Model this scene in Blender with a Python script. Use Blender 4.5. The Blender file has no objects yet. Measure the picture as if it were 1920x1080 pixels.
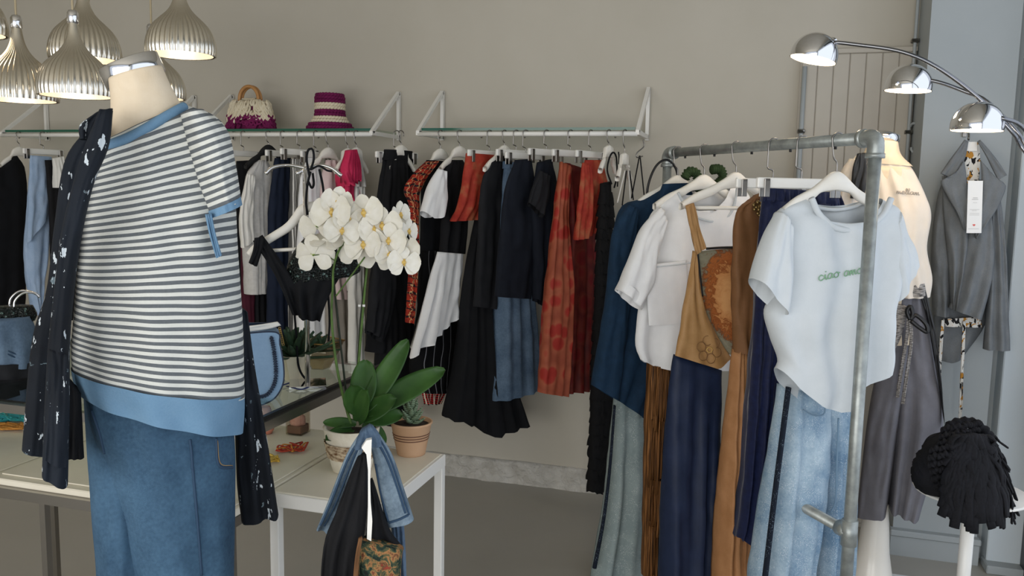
import bpy, math, random
import numpy as np
from mathutils import Vector, Matrix, Euler, noise
S = bpy.context.scene
COL = S.collection
# ------------------------------------------------------------------ camera
F, PITCH, ROLL, YAW = 1550.0, .1169, .0181, .2895
CAM = np.array([0, 0, 1.5])
fw = np.array([-math.sin(YAW)*math.cos(PITCH), math.cos(YAW)*math.cos(PITCH), -math.sin(PITCH)])
r0 = np.array([math.cos(YAW), math.sin(YAW), 0.]); u0 = np.cross(r0, fw)
RT = math.cos(ROLL)*r0+math.sin(ROLL)*u0; UP = -math.sin(ROLL)*r0+math.cos(ROLL)*u0
cd = bpy.data.cameras.new('camera'); cam = bpy.data.objects.new('camera', cd); COL.objects.link(cam)
cd.sensor_width = 36; cd.lens = F/1920*36; cd.clip_start = .05
M = Matrix(((RT[0], UP[0], -fw[0], 0), (RT[1], UP[1], -fw[1], 0), (RT[2], UP[2], -fw[2], 1.5), (0, 0, 0, 1)))
cam.matrix_world = M; S.camera = cam
# ------------------------------------------------------------------ light
S.view_settings.view_transform = 'Standard'; S.view_settings.look = 'None'
S.view_settings.gamma = 1; S.view_settings.use_curve_mapping = False
S.view_settings.exposure = 0.0
W = bpy.data.worlds.new('overcast_sky'); S.world = W; W.use_nodes = True
bg = W.node_tree.nodes['Background']; bg.inputs[0].default_value = (.80, .87, 1, 1); bg.inputs[1].default_value = .8
def area(name, loc, size, rot, power, col):
    l = bpy.data.lights.new(name, 'AREA'); l.shape = 'RECTANGLE'; l.size, l.size_y = size; l.energy = power; l.color = col
    o = bpy.data.objects.new(name, l); COL.objects.link(o); o.location = loc; o.rotation_euler = rot; return o
# daylight entering through the tall shop window on the right and the glazed shop front behind the camera
area('window_daylight', (1.42, .9, 1.6), (2.6, 4.6), (0, math.radians(90), 0), 20, (.84, .92, 1))
area('shopfront_daylight', (-1.2, -2.6, 1.25), (5.0, 2.4), (math.radians(90), 0, 0), 135, (1, .975, .93))

# ------------------------------------------------------------------ helpers
def rgb(h):
    h = h.lstrip('#'); c = [int(h[i:i+2], 16)/255 for i in (0, 2, 4)]
    return tuple(((x+.055)/1.055)**2.4 if x > .04045 else x/12.92 for x in c)+(1,)
def ray(px, py): return fw+RT*(px-960)/F+UP*(540-py)/F
def K(px, py, d): return CAM+ray(px, py)*d                      # at a distance along the view axis
def onz(px, py, z): d = ray(px, py); return CAM+d*((z-1.5)/d[2])
def ony(px, py, y): d = ray(px, py); return CAM+d*(y/d[1])
def vplane(o, ang):                                             # vertical plane: origin, horizontal direction (degrees from +x)
    a = math.radians(ang); d = np.array([math.cos(a), math.sin(a), 0]); n = np.array([d[1], -d[0], 0])
    if np.dot(n, CAM-np.array(o)) < 0: n = -n
    return (np.array(o, float), d, n)
def facing(px, py, d, twist=0):
    o = K(px, py, d); r = ray(px, py); a = math.degrees(math.atan2(r[1], r[0]))-90
    return vplane(o, a+twist)
def on(pl, px, py):
    o, d, n = pl; r = ray(px, py); k = np.dot(o-CAM, n)/np.dot(r, n); return CAM+r*k
def shift(pl, dn): return (pl[0]+pl[2]*dn, pl[1], pl[2])
WL = {}
def setp(o, **kw):
    for k, v in kw.items():
        if v is not None: o[k] = v
    return o
def tag(o, label, cat, group=None): return setp(o, label=label, category=cat, group=group)
def thing(name, loc, label, cat, group=None):
    o = bpy.data.objects.new(name, None); COL.objects.link(o); o.location = Vector(loc); o.empty_display_size = .05
    WL[o] = np.array(loc, float); return tag(o, label, cat, group)
def obj(name, VF, mat, parent=None, smooth=True, uv=None, label=None, kind=None):
    V, Fc = VF; V = np.asarray(V, float)
    if parent is None:
        w = np.array([(V[:, 0].min()+V[:, 0].max())/2, (V[:, 1].min()+V[:, 1].max())/2, V[:, 2].min()]); off = w
    else: w = WL[parent]; off = w
    me = bpy.data.meshes.new(name); me.from_pydata((V-off).tolist(), [], [list(map(int, f)) for f in Fc])
    if uv is not None:
        ul = me.uv_layers.new(name='UVMap'); idx = np.zeros(len(me.loops), int); me.loops.foreach_get('vertex_index', idx)
        ul.data.foreach_set('uv', np.asarray(uv, np.float32)[idx].ravel())
    me.materials.append(mat)
    if smooth: me.polygons.foreach_set('use_smooth', [True]*len(me.polygons))
    o = bpy.data.objects.new(name, me); COL.objects.link(o)
    if parent is None: o.location = Vector(w)
    else: o.parent = parent
    WL[o] = w
    if label: o['label'] = label
    if kind: o['kind'] = kind
    return o
def inst(name, me, parent, mtx):                                # shared-mesh part, mtx in world space
    o = bpy.data.objects.new(name, me); COL.objects.link(o); o.parent = parent
    o.matrix_local = Matrix.Translation(-Vector(WL[parent]))@mtx; return o
def rawmesh(name, VF, mat, smooth=True):
    me = bpy.data.meshes.new(name); me.from_pydata(np.asarray(VF[0]).tolist(), [], [list(map(int, f)) for f in VF[1]]); me.materials.append(mat)
    if smooth: me.polygons.foreach_set('use_smooth', [True]*len(me.polygons))
    return me
def join(*parts):
    V = []; Fc = []; n = 0
    for v, f in parts:
        v = np.asarray(v, float).reshape(-1, 3); V.append(v); Fc += [[i+n for i in q] for q in f]; n += len(v)
    return np.concatenate(V), Fc
def box(x0, x1, y0, y1, z0, z1, b=0):
    if b:                                                       # chamfered on all edges
        V = []; 
        for sx in (0, 1):
            for sy in (0, 1):
                for sz in (0, 1):
                    X = (x0, x1)[sx]; Y = (y0, y1)[sy]; Z = (z0, z1)[sz]; dx = b*(1-2*sx); dy = b*(1-2*sy); dz = b*(1-2*sz)
                    V += [(X, Y+dy, Z+dz), (X+dx, Y, Z+dz), (X+dx, Y+dy, Z)]
        i = lambda sx, sy, sz, k: (sx*4+sy*2+sz)*3+k
        Fc = []
        for s in (0, 1):
            Fc += [[i(s, 0, 0, 0), i(s, 1, 0, 0), i(s, 1, 1, 0), i(s, 0, 1, 0)], [i(0, s, 0, 1), i(1, s, 0, 1), i(1, s, 1, 1), i(0, s, 1, 1)], [i(0, 0, s, 2), i(1, 0, s, 2), i(1, 1, s, 2), i(0, 1, s, 2)]]
            for t in (0, 1):
                Fc += [[i(s, t, 0, 0), i(s, t, 1, 0), i(s, t, 1, 1), i(s, t, 0, 1)], [i(s, 0, t, 0), i(s, 1, t, 0), i(s, 1, t, 2), i(s, 0, t, 2)], [i(0, s, t, 1), i(1, s, t, 1), i(1, s, t, 2), i(0, s, t, 2)]]
                for q in (0, 1): Fc.append([i(s, t, q, 0), i(s, t, q, 1), i(s, t, q, 2)])
        return np.array(V), Fc
    V = [(x, y, z) for x in (x0, x1) for y in (y0, y1) for z in (z0, z1)]
    return np.array(V, float), [[0, 1, 3, 2], [4, 6, 7, 5], [0, 4, 5, 1], [2, 3, 7, 6], [0, 2, 6, 4], [1, 5, 7, 3]]
def obox(c, d, n, hx, hy, hz, b=.0):                            # box aligned to a vertical plane (dir d, normal n)
    V, Fc = box(-hx, hx, -hy, hy, -hz, hz, b); d = np.array(d); n = np.array(n)
    return np.array(c)+V[:, :1]*d+V[:, 1:2]*n+V[:, 2:]*np.array([0, 0, 1]), Fc
def bar(a, b, w, h=None, up=(0, 0, 1)):                         # rectangular bar between two points
    a = np.array(a, float); b = np.array(b, float); h = h or w; t = (b-a)/np.linalg.norm(b-a); up = np.array(up, float)
    s = np.cross(t, up)
    if np.linalg.norm(s) < 1e-3: s = np.cross(t, (1, 0, 0))
    s /= np.linalg.norm(s); u = np.cross(s, t); V = []
    for p in (a, b):
        for i, j in ((-1, -1), (1, -1), (1, 1), (-1, 1)): V.append(p+s*i*w/2+u*j*h/2)
    return np.array(V), [[0, 1, 2, 3], [7, 6, 5, 4]]+[[i, i+4, (i+1) % 4+4, (i+1) % 4] for i in range(4)]
def smoothpath(P, n=40, closed=False):                          # Catmull-Rom resample
    P = np.asarray(P, float)
    if len(P) == 2: return np.array([P[0]+(P[1]-P[0])*t for t in np.linspace(0, 1, n)])
    Q = np.vstack([2*P[0]-P[1], P, 2*P[-1]-P[-2]]); out = []
    seg = np.linalg.norm(np.diff(P, axis=0), axis=1); cum = np.concatenate([[0], np.cumsum(seg)]); cum /= cum[-1]
    for t in np.linspace(0, 1, n):
        i = min(int(np.searchsorted(cum, t, side='right'))-1, len(P)-2); i = max(i, 0)
        f = (t-cum[i])/max(cum[i+1]-cum[i], 1e-9); p0, p1, p2, p3 = Q[i:i+4]
        out.append(.5*((2*p1)+(-p0+p2)*f+(2*p0-5*p1+4*p2-p3)*f*f+(-p0+3*p1-3*p2+p3)*f**3))
    return np.array(out)
def tube(P, r, n=8, caps=True, flat=1.0):
    P = np.asarray(P, float); m = len(P); r = np.broadcast_to(np.asarray(r, float), (m,)); V = []
    T = np.gradient(P, axis=0); T /= np.linalg.norm(T, axis=1)[:, None]+1e-12
    ref = np.array([0, 0, 1.]) if abs(T[0][2]) < .9 else np.array([1., 0, 0]); u = np.cross(T[0], ref); u /= np.linalg.norm(u)
    for i in range(m):
        u = u-T[i]*np.dot(u, T[i]); u /= np.linalg.norm(u)+1e-12; v = np.cross(T[i], u)
        for k in range(n):
            a = 2*math.pi*k/n; V.append(P[i]+r[i]*(math.cos(a)*u+math.sin(a)*v*flat))
    Fc = [[i*n+k, i*n+(k+1) % n, (i+1)*n+(k+1) % n, (i+1)*n+k] for i in range(m-1) for k in range(n)]
    if caps: Fc += [list(range(n))[::-1], [(m-1)*n+k for k in range(n)]]
    return np.array(V), Fc
def lathe(prof, c=(0, 0, 0), n=32, rib=None, axis=None):        # prof: (radius, z) pairs, rib(angle, i) scales the radius
    V = []
    for i, (r, z) in enumerate(prof):
        for k in range(n):
            a = 2*math.pi*k/n; q = r*(rib(a, i) if rib else 1); V.append((q*math.cos(a), q*math.sin(a), z))
    m = len(prof); Fc = [[i*n+k, i*n+(k+1) % n, (i+1)*n+(k+1) % n, (i+1)*n+k] for i in range(m-1) for k in range(n)]
    if prof[0][0] > 1e-6: Fc.append(list(range(n))[::-1])
    if prof[-1][0] > 1e-6: Fc.append([(m-1)*n+k for k in range(n)])
    V = np.array(V)
    if axis is not None:
        q = Vector((0, 0, 1)).rotation_difference(Vector(axis).normalized()).to_matrix(); V = V@np.array(q).T
    return V+np.array(c), Fc
def opens(VF, k):                                               # drop the last k faces (caps)
    return VF[0], VF[1][:-k]
def extr(poly, d, n, thick):                                    # polygon of world points, extruded along n by +-thick/2
    P = np.array(poly); m = len(P); V = np.vstack([P+np.array(n)*thick/2, P-np.array(n)*thick/2])
    return V, [list(range(m)), list(range(2*m-1, m-1, -1))]+[[i, (i+1) % m, m+(i+1) % m, m+i] for i in range(m)]
# cloth: the area between two traced edges, made into a hollow draped shell with folds
def cloth(L, R, pl, T=(.015, .035), nf=4, amp=.008, seed=0, ns=20, nt=34, top=None, bot=None, close=True, ell=False, rag=0, wr=.004, dn=0, topback=.25, droop=None):
    rnd = random.Random(seed); o, d, n = pl
    A = smoothpath([on(pl, *p) for p in L], nt); B = smoothpath([on(pl, *p) for p in R], nt)
    lin = np.linspace(-1, 1, ns); sv = np.sin(lin*math.pi/2)*.6+lin*.4
    ph = [(rnd.uniform(0, 6.3), rnd.uniform(.55, 1.35)*nf, rnd.uniform(-1.2, 1.2), rnd.uniform(.4, 1)) for _ in range(4)]
    tp = (lambda s: np.interp(s, [q[0] for q in top], [q[1] for q in top])) if top else (lambda s: 0)
    bt = (lambda s: np.interp(s, [q[0] for q in bot], [q[1] for q in bot])) if bot else (lambda s: 0)
    V = []; UV = []; hw = np.linalg.norm(B-A, axis=1).mean()/2; ml = (A+B)/2
    cl = np.concatenate([[0], np.cumsum(np.linalg.norm(np.diff(ml, axis=0), axis=1))])
    jag = [rnd.uniform(-rag, rag) for _ in range(2*ns)]
    for j in range(nt):
        t = j/(nt-1); h0 = T[0]+(T[-1]-T[0])*min(1, t*1.6)
        ring = [(i, 1) for i in range(ns)]+[(i, -1) for i in range(ns-2, 0, -1)]
        for q, (i, sd) in enumerate(ring):
            s = sv[i]; p = A[j]*(1-s)/2+B[j]*(1+s)/2
            prof = math.sqrt(max(0, 1-s*s)) if ell else math.sqrt(max(0, 1-s**4))
            g = sum(w*math.sin(f*math.pi*s+a+dr*t*2) for a, f, dr, w in ph)*amp*(.15+.85*t)
            g += wr*noise.noise(Vector((s*3+seed, t*cl[-1]*14, sd+seed*1.7)))*2
            h = sd*h0*prof
            k = (1 if sd > 0 else topback)
            dz = -tp(s)*k*max(0, 1-t/.3)**1.5-bt(s)*max(0, (t-.6)/.4)**1.5
            if j == nt-1: dz += jag[q % len(jag)]
            V.append(p+n*(h+g+dn)+np.array([0, 0, dz])); UV.append((s*hw, cl[j]-dz*0))
    m = 2*ns-2
    Fc = [[j*m+k, (j+1)*m+k, (j+1)*m+(k+1) % m, j*m+(k+1) % m] for j in range(nt-1) for k in range(m)]
    if close:
        Fc += [[i, i+1, m-i-1, (m-i) % m] for i in range(1, ns-2)]+[[0, 1, m-1], [ns-2, ns-1, ns]]
    return (np.array(V), Fc), np.array(UV)
def C(name, L, R, pl, mat, parent=None, label=None, **kw):
    vf, uv = cloth(L, R, pl, **kw); return obj(name, vf, mat, parent, uv=uv, label=label)
def pxtube(pts, pl, r, n=6, k=24, dn=0): return tube(smoothpath([on(pl, *p) for p in pts], k)+pl[2]*dn, r, n)

# ------------------------------------------------------------------ materials
class Nd:
    def __init__(s, name):
        s.m = bpy.data.materials.new(name); s.m.use_nodes = True; s.t = s.m.node_tree; s.N = s.t.nodes; s.b = s.N['Principled BSDF']; s._c = None
    def new(s, ty, **kw):
        n = s.N.new(ty)
        for k, v in kw.items(): setattr(n, k, v)
        return n
    def link(s, a, b): s.t.links.new(a, b)
    def co(s, kind='Object', scale=(1, 1, 1)):
        c = s.new('ShaderNodeTexCoord'); mp = s.new('ShaderNodeMapping'); mp.inputs['Scale'].default_value = scale
        s.link(c.outputs[kind], mp.inputs[0]); return mp.outputs[0]
    def noise(s, v, scale, detail=3, rough=.55, dist=0):
        n = s.new('ShaderNodeTexNoise'); n.inputs['Scale'].default_value = scale; n.inputs['Detail'].default_value = detail
        n.inputs['Roughness'].default_value = rough; n.inputs['Distortion'].default_value = dist; s.link(v, n.inputs['Vector']); return n.outputs['Fac']
    def vor(s, v, scale, out='Distance', feat='F1', rnd=1):
        n = s.new('ShaderNodeTexVoronoi', feature=feat); n.inputs['Scale'].default_value = scale; n.inputs['Randomness'].default_value = rnd; s.link(v, n.inputs['Vector']); return n.outputs[out]
    def wave(s, v, scale, dist=0, axis='X', dscale=1, prof='SIN'):
        n = s.new('ShaderNodeTexWave', bands_direction=axis, wave_profile=prof); n.inputs['Scale'].default_value = scale; n.inputs['Distortion'].default_value = dist
        n.inputs['Detail Scale'].default_value = dscale; s.link(v, n.inputs['Vector']); return n.outputs['Fac']
    def ramp(s, f, stops, interp='LINEAR'):
        n = s.new('ShaderNodeValToRGB'); e = n.color_ramp.elements; n.color_ramp.interpolation = interp
        while len(e) < len(stops): e.new(.5)
        for q, (p, c) in zip(e, stops): q.position = p; q.color = rgb(c) if isinstance(c, str) else ((c, c, c, 1) if not isinstance(c, tuple) else c)
        s.link(f, n.inputs[0]); return n.outputs[0]
    def mix(s, f, a, b, mode='MIX'):
        n = s.new('ShaderNodeMix', data_type='RGBA', blend_type=mode)
        for k, v in ((0, f), (6, a), (7, b)):
            if isinstance(v, str): n.inputs[k].default_value = rgb(v)
            elif isinstance(v, (int, float)): n.inputs[k].default_value = v
            elif isinstance(v, tuple): n.inputs[k].default_value = v
            else: s.link(v, n.inputs[k])
        return n.outputs[2]
    def math(s, op, a, b=0, c=None):
        n = s.new('ShaderNodeMath', operation=op)
        for k, v in enumerate((a, b) if c is None else (a, b, c)):
            if isinstance(v, (int, float)): n.inputs[k].default_value = v
            else: s.link(v, n.inputs[k])
        return n.outputs[0]
    def sep(s, v):
        n = s.new('ShaderNodeSeparateXYZ'); s.link(v, n.inputs[0]); return n.outputs
    def color(s, c):
        if isinstance(c, str): s.b.inputs['Base Color'].default_value = rgb(c)
        else: s.link(c, s.b.inputs['Base Color'])
        return s
    def set(s, **kw):
        for k, v in kw.items():
            k = k.replace('_', ' ')
            if hasattr(v, 'links') or hasattr(v, 'is_linked'): s.link(v, s.b.inputs[k])
            else: s.b.inputs[k].default_value = v
        return s
    def bump(s, h, st=.3, dist=.01):
        n = s.new('ShaderNodeBump'); n.inputs['Strength'].default_value = st; n.inputs['Distance'].default_value = dist
        s.link(h, n.inputs['Height']); s.link(n.outputs[0], s.b.inputs['Normal']); return s
def fabric(name, c, c2=None, rough=.85, weave=500, bst=.25, var=18, sheen=.0):
    m = Nd(name); v = m.co(); n1 = m.noise(v, var, 4); n2 = m.noise(v, weave, 2)
    m.color(m.ramp(m.math('ADD', m.math('MULTIPLY', n1, .7), m.math('MULTIPLY', n2, .3)), [(.3, c), (.72, c2 or c)])); m.set(Roughness=rough, Specular_IOR_Level=.25)
    if sheen: m.set(Sheen_Weight=sheen, Sheen_Roughness=.4)
    m.bump(m.noise(v, weave, 2), bst, .002); return m.m
def plain(name, c, rough=.5, metal=0, spec=.5):
    m = Nd(name); m.color(c).set(Roughness=rough, Metallic=metal, Specular_IOR_Level=spec); return m.m
def paint(name, c, c2, sc=3, rough=.6, bst=.1, bs=60):
    m = Nd(name); v = m.co(); m.color(m.ramp(m.noise(v, sc, 5), [(.3, c), (.7, c2)])).set(Roughness=rough); m.bump(m.noise(v, bs, 4), bst, .003); return m.m
def glass(name, tint, rough=.03):
    m = Nd(name); t = m.new('ShaderNodeBsdfTransparent'); g = m.new('ShaderNodeBsdfGlossy'); x = m.new('ShaderNodeMixShader'); fr = m.new('ShaderNodeFresnel')
    fr.inputs[0].default_value = 1.5; t.inputs[0].default_value = rgb(tint); g.inputs['Roughness'].default_value = rough
    ge = m.new('ShaderNodeNewGeometry'); m.link(m.math('MULTIPLY', fr.outputs[0], m.math('SUBTRACT', 1, ge.outputs['Backfacing'])), x.inputs[0]); m.link(t.outputs[0], x.inputs[1]); m.link(g.outputs[0], x.inputs[2]); m.link(x.outputs[0], m.N['Material Output'].inputs[0]); return m.m
def emis(name, c, st):
    m = Nd(name); m.color('#fff4e0').set(Emission_Color=rgb(c), Emission_Strength=st); return m.m
def denim(name, dark, light, wear=.5, sc=7):
    m = Nd(name); v = m.co(); tw = m.wave(m.co('Object', (1, 1, .6)), 260, 2, 'DIAGONAL'); n = m.noise(v, sc, 5, .6); f = m.noise(v, 160, 3)
    k = m.math('ADD', m.math('MULTIPLY', n, .75), m.math('MULTIPLY', f, .25)); col = m.ramp(k, [(wear-.17, dark), (wear+.17, light)])
    m.color(col).set(Roughness=.85, Specular_IOR_Level=.2); m.bump(m.math('ADD', tw, f), .35, .0015); return m.m
def stripes(name, a, b, period, duty=.5, kind='UV', axis=1, wob=.0, rough=.85):
    m = Nd(name); v = m.co(kind); s = m.sep(v)[axis]; w = m.noise(v, 6, 2); s = m.math('ADD', s, m.math('MULTIPLY', w, wob))
    f = m.math('FRACT', m.math('DIVIDE', s, period)); k = m.math('LESS_THAN', f, duty); fine = m.noise(v, 220, 2)
    m.color(m.mix(m.math('MULTIPLY', fine, .35), m.mix(k, a, b), m.mix(k, a, b), 'MULTIPLY')).set(Roughness=rough, Specular_IOR_Level=.2); m.bump(m.noise(m.co(), 500, 2), .25, .0015); return m.m
MT = {}
MT['wall'] = paint('wall_plaster', '#b8b2a4', '#beb8ab', 2.5, .75, .05, 45)
MT['wallblue'] = paint('grey_blue_paint', '#9ea5a7', '#a8aeb0', 2, .55, .08, 30)
MT['planks'] = paint('panel_paint', '#b2ab9f', '#bab4a8', 4, .6, .1, 30)
MT['floor'] = paint('grey_resin_floor', '#a3a098', '#adaaa2', 1.6, .38, .05, 90)
MT['stone'] = (lambda m: (m.color(m.ramp(m.noise(m.co(), 14, 6), [(.25, '#b5b1a8'), (.75, '#d8d5ce')])).set(Roughness=.8), m.bump(m.noise(m.co(), 22, 6, .6, .6), .9, .03), m.m)[-1])(Nd('rough_white_stone'))
MT['white'] = plain('white_lacquer', '#e9e7e1', .35)
MT['whitewood'] = paint('white_painted_wood', '#e6e1d6', '#efece4', 9, .4, .05, 40)
MT['cream'] = paint('cream_board', '#dad3c1', '#e6e0d0', 5, .5, .05, 60)
MT['chrome'] = plain('chrome', '#e6e6e8', .07, 1)
MT['steel'] = plain('brushed_steel', '#9c9892', .3, 1)
MT['dark'] = plain('black_plastic', '#101012', .4)
MT['pipe'] = (lambda m: (m.color(m.ramp(m.noise(m.co(), 30, 4), [(.3, '#878c8a'), (.7, '#a9aeab')])).set(Roughness=.4, Metallic=.55), m.bump(m.noise(m.co(), 180, 3), .15, .001), m.m)[-1])(Nd('galvanised_pipe'))
MT['glass'] = glass('clear_glass', '#eef5f1'); MT['glassedge'] = plain('green_glass_edge', '#1f5a47', .1)
MT['skin'] = paint('mannequin_linen', '#dcc9ac', '#e6d6bd', 20, .8, .15, 300)
MT['black'] = fabric('black_cloth', '#0b0c0f', '#15161a'); MT['black2'] = fabric('black_jersey', '#0e0e10', '#1a1a1d', var=9); MT['char'] = fabric('charcoal_cloth', '#17181b', '#222327')
MT['navy'] = fabric('navy_cloth', '#121a2a', '#1a2336'); MT['navyblk'] = fabric('blue_black_cloth', '#0f131c', '#181d28')
MT['whitecloth'] = fabric('white_cotton', '#e4e4e4', '#eeeeee', bst=.15); MT['offwhite'] = fabric('off_white_cloth', '#d9d7d0', '#e6e4de'); MT['greycloth'] = fabric('pale_grey_gauze', '#b9b7b3', '#cfcdca', var=60)
# ================================================================== setting
def struct(name, VF, mat, parent=None, smooth=False):
    o = obj(name, VF, mat, parent, smooth=smooth)
    if parent is None: o['kind'] = 'structure'
    return o
struct('floor', box(-5.4, 2.2, -3.0, 4.05, -.08, 0), MT['floor'])
struct('ceiling', box(-5.4, 1.5, -3.0, 4.05, 3.2, 3.3), MT['wall'])
struct('wall_back', box(-5.4, 1.5, 3.97, 4.09, 0, 3.2), MT['wall'])
struct('wall_left', box(-5.4, -5.3, -3.0, 3.97, 0, 3.2), MT['wall'])
# rough white stone skirting along the back wall, uneven top and face
def skirting(x0, x1, nx=150, nz=9):
    V = []; 
    for i in range(nx):
        x = x0+(x1-x0)*i/(nx-1); h = .118+.008*noise.noise(Vector((x*5, 0, 3)))
        for j in range(nz):
            z = h*j/(nz-2) if j < nz-1 else h
            y = 3.952+.016*noise.fractal(Vector((x*9, z*14, 1)), 1, 2, 4) if j < nz-1 else 3.975
            V.append((x, y, z))
    return np.array(V), [[i*nz+j, (i+1)*nz+j, (i+1)*nz+j+1, i*nz+j+1] for i in range(nx-1) for j in range(nz-1)]
struct('baseboard_back', skirting(-5.2, .16), MT['stone'], smooth=True)
# boarded corner panel right of the shelf
wc = struct('wall_corner', box(.135, .60, 3.946, 3.97, 0, 2.135), MT['planks'])
for i in range(7):
    x0 = .142+i*.0655; struct('plank', box(x0, x0+.0638, 3.938, 3.957, .02, 2.118, .003), MT['planks'], wc)
struct('top_trim', box(.13, .602, 3.93, 3.957, 2.118, 2.14, .003), MT['planks'], wc)
# pillar with moulded skirting, recessed strip and the light jamb of the shop window
pl_ = struct('wall_pillar', box(.605, .925, 3.70, 3.98, 0, 3.2), MT['wallblue'])
struct('baseboard_right', join(box(.595, .93, 3.672, 3.71, 0, .085), box(.59, .935, 3.662, 3.71, .085, .112, .005), box(.58, .605, 3.68, 3.95, 0, .10)), MT['wallblue'])
struct('trim_1', box(.925, .955, 3.755, 3.98, 0, 3.2), MT['wallblue'])
struct('trim_2', box(.955, 1.115, 3.66, 3.98, 0, 3.2, .004), paint('pale_jamb_paint', '#c3cdd3', '#ccd5da', 2, .5))
struct('trim_3', box(.945, 1.125, 3.60, 3.7, 0, .035, .004), MT['wallblue'])
door = struct('door_1', join(box(1.075, 1.14, 3.50, 3.655, .0, 2.9, .004), box(1.09, 1.14, 2.0, 3.50, 2.82, 2.9), box(1.09, 1.14, 2.55, 3.50, 0, .12)), plain('dark_door_frame', '#23262b', .4))
struct('handle', tube(smoothpath([(1.075, 3.54, 1.0), (1.035, 3.53, 1.0), (1.03, 3.48, 1.0)], 10), .009, 8), MT['steel'], door, True)
struct('wall_right', join(box(1.14, 1.3, -3, 3.98, 2.9, 3.2), box(1.14, 1.3, 3.5, 3.98, 0, 3.2), box(1.14, 1.3, -3, -1.6, 0, 3.2), box(1.14, 1.3, -1.6, 3.5, 0, .10)), MT['wallblue'])
# conduits and hook on the boarded wall
def conduit(name, px, y0, y1, label):
    a = ony(px[0], y0, 3.93); t = thing(name, (a[0], 3.93, 0), label, 'pipe')
    b = ony(px[1], y1, 3.93)
    obj('pipe', tube([(a[0], 3.925, a[2]), (a[0], 3.925, min(b[2], a[2]-.1)), (a[0], 3.925, .05)], .010, 10), MT['wallblue'], t)
    for z in (a[2]-.28, a[2]-1.0):
        obj('clip', box(a[0]-.016, a[0]+.016, 3.91, 3.94, z-.009, z+.009, .003), MT['steel'], t)
conduit('conduit_pipe', (1509, 1500), 125, 330, 'grey painted conduit running down the wall left of the boarded panel')
a = K(1722, 0, 3.9)
t = thing('conduit_pipe', (.588, 3.93, 0), 'thin grey conduit in the corner beside the pillar', 'pipe')
obj('pipe', tube([(.588, 3.925, 3.1), (.588, 3.925, 1.2)], .007, 8), MT['wallblue'], t)
for z in (2.16, 1.78): obj('clip', box(.573, .603, 3.912, 3.94, z-.008, z+.008, .002), MT['steel'], t)
hk = smoothpath([(.592, 3.93, 1.80), (.60, 3.90, 1.815), (.628, 3.87, 1.80), (.632, 3.87, 1.72), (.618, 3.88, 1.69), (.60, 3.89, 1.70), (.598, 3.89, 1.715)], 24)
o = obj('wall_hook', tube(hk, .0055, 8), MT['wallblue']); tag(o, 'grey metal S-shaped hook on the conduit beside the pillar', 'hook')

# ================================================================== wall shelves with hanging rail
RY, RZ = 3.648, 1.757
def shelf(x0, x1, label):
    t = thing('wall_shelf', ((x0+x1)/2, 3.96, RZ), label, 'shelf', 'glass shelves with rails on the back wall')
    g = obj('glass_pane', box(x0+.012, x1-.012, 3.665, 3.955, 1.775, 1.785), MT['glass'], t, False)
    obj('glass_edge', box(x0+.012, x1-.012, 3.660, 3.665, 1.774, 1.786), MT['glassedge'], g, False)
    obj('rail', tube([(x0, RY, RZ), (x1, RY, RZ)], .011, 12), MT['white'], t)
    for k in range(5):
        x = x0+.1+(x1-x0-.2)*k/4; obj('screw', lathe([(.004, 0), (.005, .012)], (x, RY+.02, RZ-.017), 8), MT['steel'], t)
    for x in (x0, x1):
        obj('bracket', join(bar((x, 3.955, RZ-.01), (x, 3.955, 1.99), .016, .02, (0, 1, 0)), bar((x, 3.955, RZ+.005), (x, RY-.01, RZ+.005), .016, .02), bar((x, 3.95, 1.985), (x, RY, RZ+.01), .016, .018)), MT['white'], t, False)
shelf(-4.06, -3.03, 'white rail and glass shelf behind the striped mannequin, under the hanging lamps')
shelf(-2.79, -1.80, 'glass wall shelf holding the crochet bag and the striped hat')
shelf(-1.56, -.53, 'empty glass wall shelf above the red and black dresses')

# ================================================================== pendant lamps
MT['ribbed'] = plain('silvered_ribbed_glass', '#e2dccf', .2, 1)
MT['shadein'] = plain('silver_lining', '#efe9dc', .35, .5)
MT['bulb'] = emis('bulb_glow', '#ffe8c8', 6)
def pendant(cx, ry, wpx, d, label):
    c = K(cx, ry, d); r = wpx/2*d/F; t = thing('pendant_lamp', c, label, 'lamp', 'silver ribbed pendant lamps')
    prof = [(1, 0), (1.02, .16), (1.0, .4), (.93, .66), (.80, .9), (.60, 1.12), (.40, 1.32), (.27, 1.52), (.19, 1.75), (.15, 2.0), (.13, 2.18)]
    P = smoothpath([(a, b, 0) for a, b in prof], 30)
    rib = lambda a, i: 1+.055*abs(math.sin(a*20))*min(1, (30-i)/12)
    obj('shade', opens(lathe([(p[0]*r, p[1]*r) for p in P], c, 200, rib), 2), MT['ribbed'], t)
    obj('shade_lining', opens(lathe([(p[0]*r*.965, p[1]*r+.001) for p in P[:22]], c, 48), 2), MT['shadein'], t)
    obj('cap', lathe([(.14*r, 2.12*r), (.16*r, 2.14*r), (.16*r, 2.42*r), (.12*r, 2.5*r), (.03*r, 2.53*r)], c, 20), MT['chrome'], t)
    obj('cord', tube([c+(0, 0, 2.5*r), (c[0], c[1], 3.2)], .0035, 6), plain('cord', '#b8a98a', .8), t)
    b = obj('bulb', lathe([(0, .38*r), (.16*r, .44*r), (.26*r, .62*r), (.22*r, .82*r), (.12*r, 1.0*r)], c, 16), MT['bulb'], t)
    l = bpy.data.lights.new('pendant_light', 'POINT'); l.energy = .2; l.color = (1, .88, .72); l.shadow_soft_size = .02
    lo = bpy.data.objects.new('pendant_light', l); COL.objects.link(lo); lo.parent = t; lo.location = (0, 0, .12*r)
pendant(340, 104, 118, 2.7, 'silver ribbed pendant lamp hanging to the right of the others, over the mannequin neck')
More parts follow.
